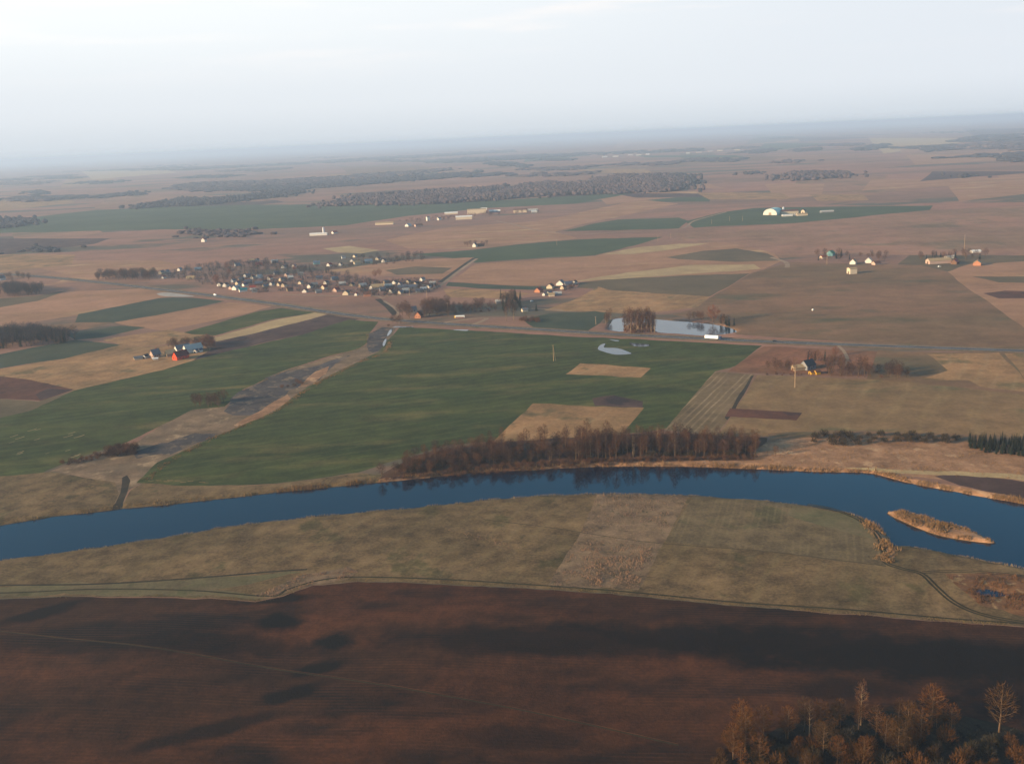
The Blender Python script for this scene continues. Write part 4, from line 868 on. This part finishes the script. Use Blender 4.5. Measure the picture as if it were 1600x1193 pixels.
row([(581, 452, 'white', 'grey', 6, 8, 75), (590, 452, 'grey', 'tan', 11, 18, 12), (607, 450, 'grey', 'pale', 8, 12, 30), (612, 458, 'white', 'dark', 7, 9, 65), (617, 444, 'white', 'dark', 7, 9, 70), (638, 443, 'cream', 'brown', 7, 9, 70), (650, 447, 'cream', 'dark', 8, 10, 70), (660, 439, 'white', 'grey', 6, 9, 60), (629, 452, 'grey', 'slate', 9, 14, 10), (645, 452, 'grey', 'slate', 9, 15, 5), (661, 454, 'white', 'white', 5, 9, 25), (598, 455, 'grey', 'slate', 7, 9, 20), (604, 444, 'tan', 'grey', 6, 9, 40), (626, 459, 'cream', 'grey', 6, 8, 60), (634, 457, 'grey', 'pale', 7, 10, 20), (670, 450, 'white', 'grey', 6, 8, 65), (655, 457, 'grey', 'slate', 7, 10, 10), (625, 447, 'white', 'slate', 6, 8, 70), (676, 445, 'grey', 'pale', 6, 10, 10)], 'the village right end', 'houses of the village')
row([(842, 457, 'orange', 'red', 9, 11, 60), (860, 451, 'cream', 'brown', 9, 11, 70), (876, 446, 'white', 'grey', 11, 12, 70), (858, 461, 'cream', 'grey', 6, 9, 60), (880, 452, 'cream', 'brown', 6, 8, 60), (888, 446, 'grey', 'slate', 8, 12, 15), (898, 444, 'white', 'dark', 6, 9, 70), (850, 462, 'white', 'grey', 4, 5, 70), (862, 463, 'cream', 'tan', 5, 8, 5), (871, 462, 'grey', 'pale', 6, 11, 15)], 'the short row on the green lane', 'houses of the short row')
house(655, 497, 'orange', 'brown', 7.5, 9, 3.2, 4.2, 72, 'orange gabled house standing beside the road among bare trees', detail=2)
house(643, 488, 'grey', 'slate', 9, 12, 3, 3.6, 15, 'grey house with slate roof behind the orange gabled house', detail=2)
house(820, 487, 'cream', 'grey', 5, 7, 2.4, 1.8, 20, 'small cream cottage below the dark spruces')
house(782, 474, 'grey', 'pale', 6, 12, 2.6, 2, 15, 'long pale roofed shed left of the dark spruces', 'shed', 'shed', None, 0)
# red farmstead
house(283, 562, 'red', 'darkred', 7, 15, 3.6, 4.6, 56, 'bright red gabled farmhouse with long red roof in the left fields', 'house', 'farmhouse', None, 2)
house(286, 551, 'white', 'grey', 8, 15, 3.6, 4.2, 40, 'white gabled barn with grey roof behind the red farmhouse', 'barn', 'barn', None, 0)
house(302, 551, 'white', 'pale', 9, 18, 3.6, 4.4, 40, 'longest white gabled barn with pale roof right of the red farmhouse', 'barn', 'barn', None, 0)
house(267, 557, 'tan', 'tan', 8, 9, 3.0, 3.4, 30, 'square tan roofed shed left of the red farmhouse', 'shed', 'shed', None, 0)
house(243, 559, 'pink', 'grey', 6, 10, 3.2, 5.0, 60, 'steep gabled grey and pink house left in the red farmstead', 'house', 'house', None, 2)
house(243, 562, 'white', 'white', 2.6, 5, 1.4, .6, 15, 'small white lean-to in front of the steep gabled house', 'shed', 'shed', None, 0)
house(228, 560, 'white', 'dark', 4, 6, 2.4, 1.6, 70, 'small white shed second from the left in the red farmstead', 'shed', 'shed', None, 0)
house(216, 562, 'cream', 'grey', 5, 8, 1.8, 1.4, 30, 'low grey roofed shed leftmost in the red farmstead', 'shed', 'shed', None, 0)
house(307, 551, 'white', 'slate', 3.4, 5, 2.2, 1.4, 70, 'small white shed under the longest barn, left one', 'shed', 'shed', None, 0)
house(313, 550, 'white', 'slate', 3.4, 5, 2.2, 1.4, 70, 'small white shed under the longest barn, right one', 'shed', 'shed', None, 0)
# dark farmstead
house(1262, 578, 'grey', 'dark', 8, 11, 3.6, 4.2, 35, 'dark farmhouse with slate roof in front of the right grove', 'house', 'farmhouse', None, 2)
house(1247, 579, 'tan', 'tan', 6, 10, 2.6, 2.0, 12, 'tan shed left of the dark farmhouse', 'shed', 'shed', None, 0)
house(1269, 585, 'yellow', 'brown', 3.5, 4.5, 2.0, 1.2, 20, 'yellow shed in front of the dark farmhouse, left one', 'shed', 'shed', None, 0)
house(1277, 585, 'yellow', 'brown', 3.5, 4.5, 2.2, 1.2, 20, 'yellow shed in front of the dark farmhouse, right one', 'shed', 'shed', None, 0)
# upper right farms
house(1287, 404, 'cream', 'red', 6, 10, 2.4, 2.2, 20, 'low cream shed left of the green roofed house', 'shed', 'shed', None, 0)
house(1298, 400, 'teal', 'green', 10, 11, 4, 4, 50, 'house with pale green roof in the upper right farm', 'house', 'farmhouse')
house(1333, 413, 'white', 'tan', 8, 10, 3.4, 4, 60, 'cream and white gabled house above the square barn')
house(1357, 411, 'white', 'pale', 9, 10, 3.4, 4.2, 65, 'large white gabled farmhouse in the upper right', 'house', 'farmhouse')
house(1369, 414, 'pink', 'brown', 8, 10, 2.6, 2.6, 20, 'low pink house right of the white gabled farmhouse')
house(1331, 428, 'cream', 'tan', 10, 10, 7, 1.4, 8, 'square cream barn standing alone below the upper right farm', 'barn', 'barn', None, 0)
house(1466, 412, 'pink', 'tan', 12, 32, 4.4, 3, 6, 'long pink walled barn in the far right farm', 'barn', 'barn', None, 0)
house(1484, 404, 'white', 'pale', 7, 14, 2.8, 1.6, 10, 'low white shed behind the long pink barn', 'shed', 'shed', None, 0)
house(1492, 413, 'brown', 'red', 8, 12, 3, 3.6, 50, 'house with red roof right of the long pink barn')
house(1524, 395, 'white', 'white', 7, 14, 2.6, 1.6, 8, 'white roofed shed behind the trees of the far right farm', 'shed', 'shed', None, 0)
house(1527, 415, 'orange', 'tan', 10, 12, 3.4, 3.6, 60, 'orange gabled house rightmost in the far right farm')
# distant compound
for px, py, wc, rc, Wd, L, hw, hr, rz, l in ((601, 351, 'cream', 'tan', 12, 46, 3.6, 3, -4, 'long low cream cowshed leftmost in the distant compound'), (638, 354, 'white', 'pale', 10, 14, 3.4, 3.4, 60, 'white gabled house right of the leftmost long cowshed'), (654, 354, 'pink', 'brown', 11, 18, 3.4, 3.2, 25, 'pink low house below the distant compound'), (669, 345, 'white', 'grey', 7, 8, 9, 2, 30, 'narrow white tower house in the distant compound'), (686, 344, 'white', 'grey', 9, 10, 4, 3, 50, 'white house right of the narrow tower house'), (705, 335, 'cream', 'white', 12, 36, 4, 2.5, 4, 'long cowshed with white roof behind the garden trees'), (725, 343, 'cream', 'white', 13, 42, 7, 2.5, 3, 'large cream two storey block in front of the compound'), (745, 334, 'cream', 'tan', 14, 52, 12, 1.6, 2, 'tallest cream block of the distant compound'), (756, 328, 'white', 'white', 8, 18, 4, 2, 0, 'small white shed behind the tallest cream block'), (773, 332, 'grey', 'white', 10, 30, 4, 3, 2, 'grey barn with white roof right of the tallest block'), (813, 332, 'cream', 'brown', 13, 36, 7, 2.5, 2, 'cream block near the right end of the compound'), (828, 330, 'grey', 'pale', 12, 44, 3.4, 2.4, 2, 'long grey cowshed behind the right cream block'), (835, 332, 'white', 'white', 8, 16, 4, 2, 2, 'white shed rightmost in the distant compound')):
    house(px, py, wc, rc, Wd, L, hw, hr, rz, l, 'building', 'farm_building', 'buildings of the distant compound', 0)
# hangar farm
def hangar(px, py, Wd, L, hh, rz, label):
    x, y, z = at(px, py); o = empty('hangar', (x, y, hbase(x, y)), R(rz), label, 'hangar')
    n = 14; prof = [(Wd/2*math.cos(math.pi*i/n), hh*math.sin(math.pi*i/n)**.8) for i in range(n+1)]
    e = MB(); e.v = [(0, a, b) for a, b in prof]+[(L, a, b) for a, b in prof]; m = n+1
    e.f = [tuple(range(m)), tuple(range(2*m-1, m-1, -1))]+[(i, m+i, m+i+1, i+1) for i in range(n)]
    s = MB()
    for i in range(n): s.poly([(-.4, prof[i][0]*1.03, prof[i][1]*1.03), (L+.4, prof[i][0]*1.03, prof[i][1]*1.03), (L+.4, prof[i+1][0]*1.03, prof[i+1][1]*1.03), (-.4, prof[i+1][0]*1.03, prof[i+1][1]*1.03)])
    d = MB(); d.box(-.15, .02, -3, 3, 0, 5.5)
    link('wall', e.mesh('wall', WMAT['white']), o); link('roof', s.mesh('roof', plain('pale_green_cladding', (176, 206, 190), .5, .12)), o); link('door', d.mesh('door', WMAT['tan']), o)
hangar(1203, 336, 32, 44, 14, 58, 'large arched hangar with pale green roof on the far green field')
for px, py, wc, rc, Wd, L, hw, hr, rz, l in ((1233, 334, 'cream', 'brown', 12, 40, 6, 3, 4, 'long cream barn right of the arched hangar'), (1230, 338, 'white', 'white', 7, 24, 3, 1.2, 3, 'low white shed in front of the long cream barn, left one'), (1245, 337, 'white', 'pale', 6, 13, 3, 1.2, 3, 'low white shed in front of the long cream barn, right one'), (1253, 337, 'cream', 'tan', 8, 24, 3.4, 2, 3, 'cream shed right of the long cream barn'), (1256, 333, 'cream', 'brown', 9, 12, 5, 3, 50, 'small cream house behind the rightmost cream shed')):
    house(px, py, wc, rc, Wd, L, hw, hr, rz, l, 'barn' if L > 20 else 'shed', 'barn' if L > 20 else 'shed', 'buildings of the hangar farm', 0)
def silo(px, py, r, h, label):
    x, y, z = at(px, py); o = empty('silo', (x, y, hbase(x, y)), 0, label, 'silo'); m = plain('silo_metal', (190, 192, 196), .4, .1, .5, .3)
    b = MB(); b.tube([(0, 0, -.3), (0, 0, h)], [r, r], 16); c = MB(); c.tube([(0, 0, h), (0, 0, h+r*.7)], [r*1.04, .1], 16)
    link('body', b.mesh('body', m, False), o); link('roof', c.mesh('roof', m), o)
silo(1224, 332, 2.6, 12, 'tall pale silo between the arched hangar and the long barn')
house(1292, 332, 'grey', 'pale', 10, 30, 2.6, 2, 3, 'long pale greenhouse right of the hangar farm', 'greenhouse', 'greenhouse', None, 0)
# lone far houses
house(742, 386, 'white', 'dark', 7, 9, 4, 4, 70, 'lone white house among trees on the far lane')
house(751, 385, 'brown', 'brown', 8, 12, 2.6, 2.6, 10, 'brown shed right of the lone white house', 'shed', 'shed', None, 0)
house(319, 378, 'white', 'red', 9, 10, 5, 4, 75, 'tiny white house with red roof alone above the village')
house(498, 368, 'white', 'white', 10, 40, 4, 2, 0, 'long white cowshed alone above the village', 'barn', 'barn', None, 0)
silo(506, 365, 2.8, 14, 'slim white silo behind the long white cowshed')
house(523, 365, 'white', 'red', 9, 12, 3, 3, 40, 'small white house right of the long white cowshed')
house(2, 438, 'white', 'grey', 9, 12, 4, 4, 65, 'white house at the left edge of the photo below the copse')
for i, (px, py) in enumerate(((945, 246), (962, 245), (985, 243), (998, 243), (1012, 242), (1075, 240), (1092, 239), (1110, 237), (1125, 236), (1152, 235))):
    house(px, py, random.choice(['white', 'cream', 'pink']), random.choice(['white', 'pale']), 16, random.uniform(26, 50), 7, 3, random.uniform(-5, 25), f'tiny pale building, {ORD[i]} from the left in the hazy village near the horizon', 'building', 'farm_building', 'buildings near the horizon', 0)

# ------------------------------------------------------------------ vehicles, poles
TYRE = plain('tyre_rubber', (24, 24, 25), .9, .1); WHITEP = plain('white_vehicle_paint', (236, 236, 232), .35, .04); BLUEP = plain('dark_blue_paint', (44, 60, 92), .35, .06); YEL = plain('yellow_paint', (226, 178, 40), .35, .06); DGLASS = plain('dark_glass', (26, 32, 38), .12, .05); DARKP = plain('dark_car_paint', (40, 42, 46), .35, .06); GREYM = plain('chassis_grey', (60, 60, 62), .6, .1)
def wheel(parent, x, y, r, w):
    b = MB(); b.tube([(x, y-w/2, r), (x, y+w/2, r)], [r, r], 14); o = link('wheel', b.mesh('wheel', TYRE), parent)
    c = MB(); c.tube([(x, y-w/2-.02, r), (x, y+w/2+.02, r)], [r*.55, r*.55], 10); link('rim', c.mesh('rim', GREYM), o)
def rbox(mb, x0, x1, y0, y1, z0, z1, c=.15):
    """box with its long edges chamfered"""
    sec = [(y0+c, z0), (y1-c, z0), (y1, z0+c), (y1, z1-c), (y1-c, z1), (y0+c, z1), (y0, z1-c), (y0, z0+c)]
    i = len(mb.v); mb.v += [(x0, a, b) for a, b in sec]+[(x1, a, b) for a, b in sec]
    mb.f += [tuple(i+7-k for k in range(8)), tuple(i+8+k for k in range(8))]+[(i+k, i+(k+1) % 8, i+8+(k+1) % 8, i+8+k) for k in range(8)]
def on_road(px, py, lane):
    C = smooth_poly(W(ROAD), 6, False); x, y, _ = at(px, py); d = np.hypot(C[:, 0]-x, C[:, 1]-y); i = int(np.clip(d.argmin(), 1, len(C)-2))
    t = C[i+1]-C[i-1]; t /= np.hypot(*t); n = np.array([-t[1], t[0]]); p = C[i]+t*((np.array([x, y])-C[i])@t)+n*lane
    return (p[0], p[1], hbase(*p)+.17), math.atan2(t[1], t[0])
loc, rz = on_road(1113, 530, -2.1)
o = empty('articulated_truck', loc, rz, 'articulated truck with long white trailer driving past the pond', 'truck')
b = MB(); rbox(b, -7, 6.4, -1.25, 1.25, 1.1, 4.0, .06); link('trailer', b.mesh('trailer', WHITEP), o)
b = MB(); rbox(b, -6.8, 9.3, -.5, .5, .75, 1.08, .05); link('chassis', b.mesh('chassis', GREYM), o)
b = MB(); rbox(b, 7.0, 9.4, -1.22, 1.22, .7, 3.5, .2); cab = link('cab', b.mesh('cab', BLUEP), o)
b = MB(); b.box(9.35, 9.46, -1.05, 1.05, 1.9, 3.0); b.box(8.2, 9.1, -1.25, -1.2, 2.0, 2.9); link('windscreen', b.mesh('windscreen', DGLASS), cab)
for x in (-5.6, -4.3, -3.0, 5.4, 8.4):
    for y in (-1.05, 1.05): wheel(o, x, y, .5, .35)
x, y, z = at(718, 497)
o = empty('bus', (x, y, hbase(x, y)+.12), R(178), 'yellow and white bus parked on the gravel pull-in by the road', 'bus')
b = MB(); rbox(b, -5.8, 4.6, -1.25, 1.25, .5, 3.1, .25); link('body', b.mesh('body', WHITEP), o)
b = MB(); rbox(b, 4.6, 5.9, -1.26, 1.26, .5, 3.1, .25); link('front', b.mesh('front', YEL), o)
b = MB(); b.box(-5.4, 4.2, -1.29, 1.29, 1.5, 2.4); link('window_band', b.mesh('window_band', DGLASS), o)
b = MB(); b.box(-5.5, 4.4, -1.28, 1.28, .55, 1.1); link('skirt', b.mesh('skirt', RMAT['red']), o)
for xx in (-3.6, 3.4):
    for yy in (-1.1, 1.1): wheel(o, xx, yy, .48, .3)
def car(loc, rz, paint, label, van=False):
    o = empty('van' if van else 'car', loc, rz, label, 'van' if van else 'car'); b = MB(); g = MB()
    if van:
        sec = [(-2.6, .35), (2.6, .35), (2.6, 1.1), (1.9, 1.35), (1.2, 2.3), (-2.6, 2.35)]
    else:
        sec = [(-2.1, .3), (2.1, .3), (2.1, .75), (1.0, .9), (.4, 1.42), (-1.2, 1.42), (-1.9, .92), (-2.1, .85)]
    n = len(sec); b.poly([(a, -.9, z) for a, z in sec]); b.poly([(a, .9, z) for a, z in sec[::-1]])
    for i in range(n): (a, z), (a2, z2) = sec[i], sec[(i+1) % n]; b.poly([(a, .9, z), (a2, .9, z2), (a2, -.9, z2), (a, -.9, z)])
    for s in (-.92, .92):
        zs = (1.45, 2.1) if van else (.95, 1.34); xs = (.4, 1.2) if van else (-1.2, .5)
        g.box(xs[0], xs[1]-.2, s-.01, s+.01, *zs)
    link('body', b.mesh('body', paint), o); link('side_window', g.mesh('side_window', DGLASS), o)
    for xx in (-1.4, 1.4):
        for yy in (-.8, .8): wheel(o, xx, yy, .34, .22)
loc, rz = on_road(317, 465, 2.1); car(loc, rz, WHITEP, 'white van driving on the road below the village', True)
loc, rz = on_road(1214, 530, 2.1); car(loc, rz, DARKP, 'small dark car driving on the road right of the truck')
x, y, z = at(831, 471); car((x, y, hbase(x, y)), R(30), WHITEP, 'white car parked on grass below the short row')
x, y, z = at(663, 447); car((x, y, hbase(x, y)), R(15), WHITEP, 'white van parked at the right end of the village', True)
x, y, z = at(1468, 417); car((x, y, hbase(x, y)), R(10), WHITEP, 'white car parked in front of the long pink barn')
PW = plain('pole_wood', (176, 146, 112), .9, .2, .8)
def pole(px, py, h, label, two=False):
    x, y, z = at(px, py); o = empty('utility_pole', (x, y, hbase(x, y)), R(20), label, 'pole', 'utility poles across the fields')
    b = MB(); b.tube([(0, 0, -.5), (0, 0, h)], [.2, .13], 8)
    if two: b.tube([(2.2, 0, -.5), (.1, 0, h*.9)], [.18, .12], 8)
    link('post', b.mesh('post', PW), o)
    c = MB(); c.box(-1.1, 1.1, -.07, .07, h-.6, h-.45); link('crossarm', c.mesh('crossarm', PW), o)
    for xx in (-1, 0, 1):
        q = MB(); q.tube([(xx, 0, h-.45), (xx, 0, h-.2)], [.07, .05], 6); link('insulator', q.mesh('insulator', WHITEP), o)
pole(865, 564, 15, 'tall braced utility pole in the main green field', True)
pole(1242, 605, 16, 'tall pale utility pole in front of the dark farmstead')
pole(700, 491, 14, 'utility pole left of the yellow bus'); pole(667, 467, 11, 'utility pole between the village and the roadside trees'); pole(640, 462, 9, 'short utility pole below the right end of the village')
pole(931, 507, 9, 'utility pole left of the pond'); pole(1506, 399, 30, 'very tall mast in the far right farm'); pole(1292, 413, 18, 'tall pole in the green roofed farm')
for i, (px, py) in enumerate(((870, 383), (1028, 377), (1048, 372), (1112, 350), (1140, 345), (1160, 345))): pole(px, py, 10, f'thin utility pole, {ORD[i]} from the left on the far lane')
x, y, z = at(1270, 485); o = empty('hay_bale', (x, y, hbase(x, y)), R(30), 'white wrapped hay bale alone in the brown pasture', 'bale')
b = MB(); b.tube([(-.8, 0, .9), (-.72, 0, .9), (.72, 0, .9), (.8, 0, .9)], [.8, .92, .92, .8], 18); link('wrapped_body', b.mesh('wrapped_body', WHITEP, False), o)

# ------------------------------------------------------------------ air
mb = MB(); HB = 62000; mb.box(-HB, HB, -HB, HB, -25, H+25)
hz = stuff(link('haze', mb.mesh('haze', None)))
k = NT('haze_air'); k.t.nodes.remove(k.b); pv = k.n('ShaderNodeVolumePrincipled')
pv.inputs['Color'].default_value = (.58, .75, 1.0, 1); pv.inputs['Density'].default_value = 8.2e-5; pv.inputs['Anisotropy'].default_value = .12
k.l(pv.outputs[0], k.out.inputs['Volume']); hz.data.materials.append(k.m)

# ------------------------------------------------------------------ light
SUN_EL = 14.0; LX, LY = .93, .37                        # light travels to the right and slightly away from the camera
sl = bpy.data.lights.new('sun', 'SUN'); sl.energy = 5.0; sl.angle = R(.6); sl.color = (1.0, .73, .44)
so = bpy.data.objects.new('sun', sl); COL.objects.link(so)
d = Vector((LX, LY, 0)).normalized()*math.cos(R(SUN_EL)); d.z = -math.sin(R(SUN_EL))
so.rotation_euler = d.to_track_quat('-Z', 'Y').to_euler(); so.location = (0, 0, 300)
w = bpy.data.worlds.new('World'); scene.world = w; w.use_nodes = True; nt = w.node_tree
bg = nt.nodes['Background']; sky = nt.nodes.new('ShaderNodeTexSky'); sky.sky_type = 'NISHITA'; sky.sun_disc = False
sky.sun_elevation = R(SUN_EL); sky.sun_rotation = math.atan2(-LX, -LY)
sky.air_density = 1.0; sky.dust_density = 1.0; sky.ozone_density = 1.5
bg.inputs['Strength'].default_value = .088
def wn(t, **kw):
    n = nt.nodes.new(t)
    for a, v in kw.items(): setattr(n, a, v)
    return n
tc = wn('ShaderNodeTexCoord'); sep = wn('ShaderNodeSeparateXYZ'); nt.links.new(tc.outputs['Generated'], sep.inputs[0])
def mr(src, a, b, c, e, sm=True):
    n = wn('ShaderNodeMapRange'); n.interpolation_type = 'SMOOTHSTEP' if sm else 'LINEAR'
    for i, v in zip(('From Min', 'From Max', 'To Min', 'To Max'), (a, b, c, e)): n.inputs[i].default_value = v
    nt.links.new(src, n.inputs['Value']); return n.outputs['Result']
def wmix(f, a, b):
    n = wn('ShaderNodeMix', data_type='RGBA')
    for s, v in ((n.inputs['Factor'], f), (n.inputs['A'], a), (n.inputs['B'], b)):
        if isinstance(v, (int, float)): s.default_value = v
        elif isinstance(v, tuple): s.default_value = (*v, 1)
        else: nt.links.new(v, s)
    return n.outputs['Result']
def wmath(op, a, b):
    n = wn('ShaderNodeMath', operation=op)
    for i, v in enumerate((a, b)):
        if isinstance(v, (int, float)): n.inputs[i].default_value = v
        else: nt.links.new(v, n.inputs[i])
    return n.outputs[0]
Z = sep.outputs['Z']
mp = wn('ShaderNodeMapping'); mp.inputs['Scale'].default_value = (1.6, 1.6, 17); mp.inputs['Rotation'].default_value = (0, R(2), 0); nt.links.new(tc.outputs['Generated'], mp.inputs['Vector'])
cn = wn('ShaderNodeTexNoise'); cn.inputs['Scale'].default_value = 2.2; cn.inputs['Detail'].default_value = 6; cn.inputs['Roughness'].default_value = .55; nt.links.new(mp.outputs[0], cn.inputs['Vector'])
veil = wmix(mr(Z, 0.0, .14, 0, 1, False), (4.6, 4.85, 5.1), (4.9, 5.2, 5.5))          # thin high overcast, brighter with height
veil = wmix(wmath('MULTIPLY', mr(cn.outputs['Fac'], .46, .64, 0, 1), mr(Z, .05, .12, 0, 1)), veil, (5.6, 5.45, 5.5))
veil = wmix(mr(sep.outputs['X'], -.05, .5, 0, .6), veil, (4.5, 4.8, 5.2))
veil = wmix(wmath('MULTIPLY', mr(cn.outputs['Fac'], .5, .66, 0, .9), mr(Z, .06, .12, 0, 1)), veil, (5.7, 5.5, 5.4))
left = mr(sep.outputs['X'], -.5, .45, 1, 0)
veil = wmix(wmath('MULTIPLY', left, mr(Z, .03, .13, 0, .8)), veil, (5.9, 6.1, 6.1))
veil = wmix(mr(Z, -.002, .04, .8, 0), veil, (3.85, 4.2, 4.55))
tint = wn('ShaderNodeMix', data_type='RGBA', blend_type='MULTIPLY'); tint.inputs['Factor'].default_value = 1; tint.inputs['B'].default_value = (.42, .98, 1.12, 1); nt.links.new(sky.outputs['Color'], tint.inputs['A'])
high = wmix(mr(Z, .5, .75, 0, .1), tint.outputs['Result'], (4.2, 4.6, 5.2))     # unseen thin cloud added overhead to lift ambient light and haze
skyc = wmix(mr(Z, .195, .265, 1, 0), high, veil)
nt.links.new(skyc, bg.inputs['Color'])

# ------------------------------------------------------------------ render settings
scene.view_settings.view_transform = 'Standard'; scene.view_settings.look = 'None'; scene.view_settings.exposure = .98; scene.view_settings.gamma = 1
scene.render.engine = 'CYCLES'
cy = scene.cycles; cy.use_denoising = True; cy.max_bounces = 5; cy.diffuse_bounces = 2; cy.glossy_bounces = 3; cy.transparent_max_bounces = 4; cy.volume_bounces = 2
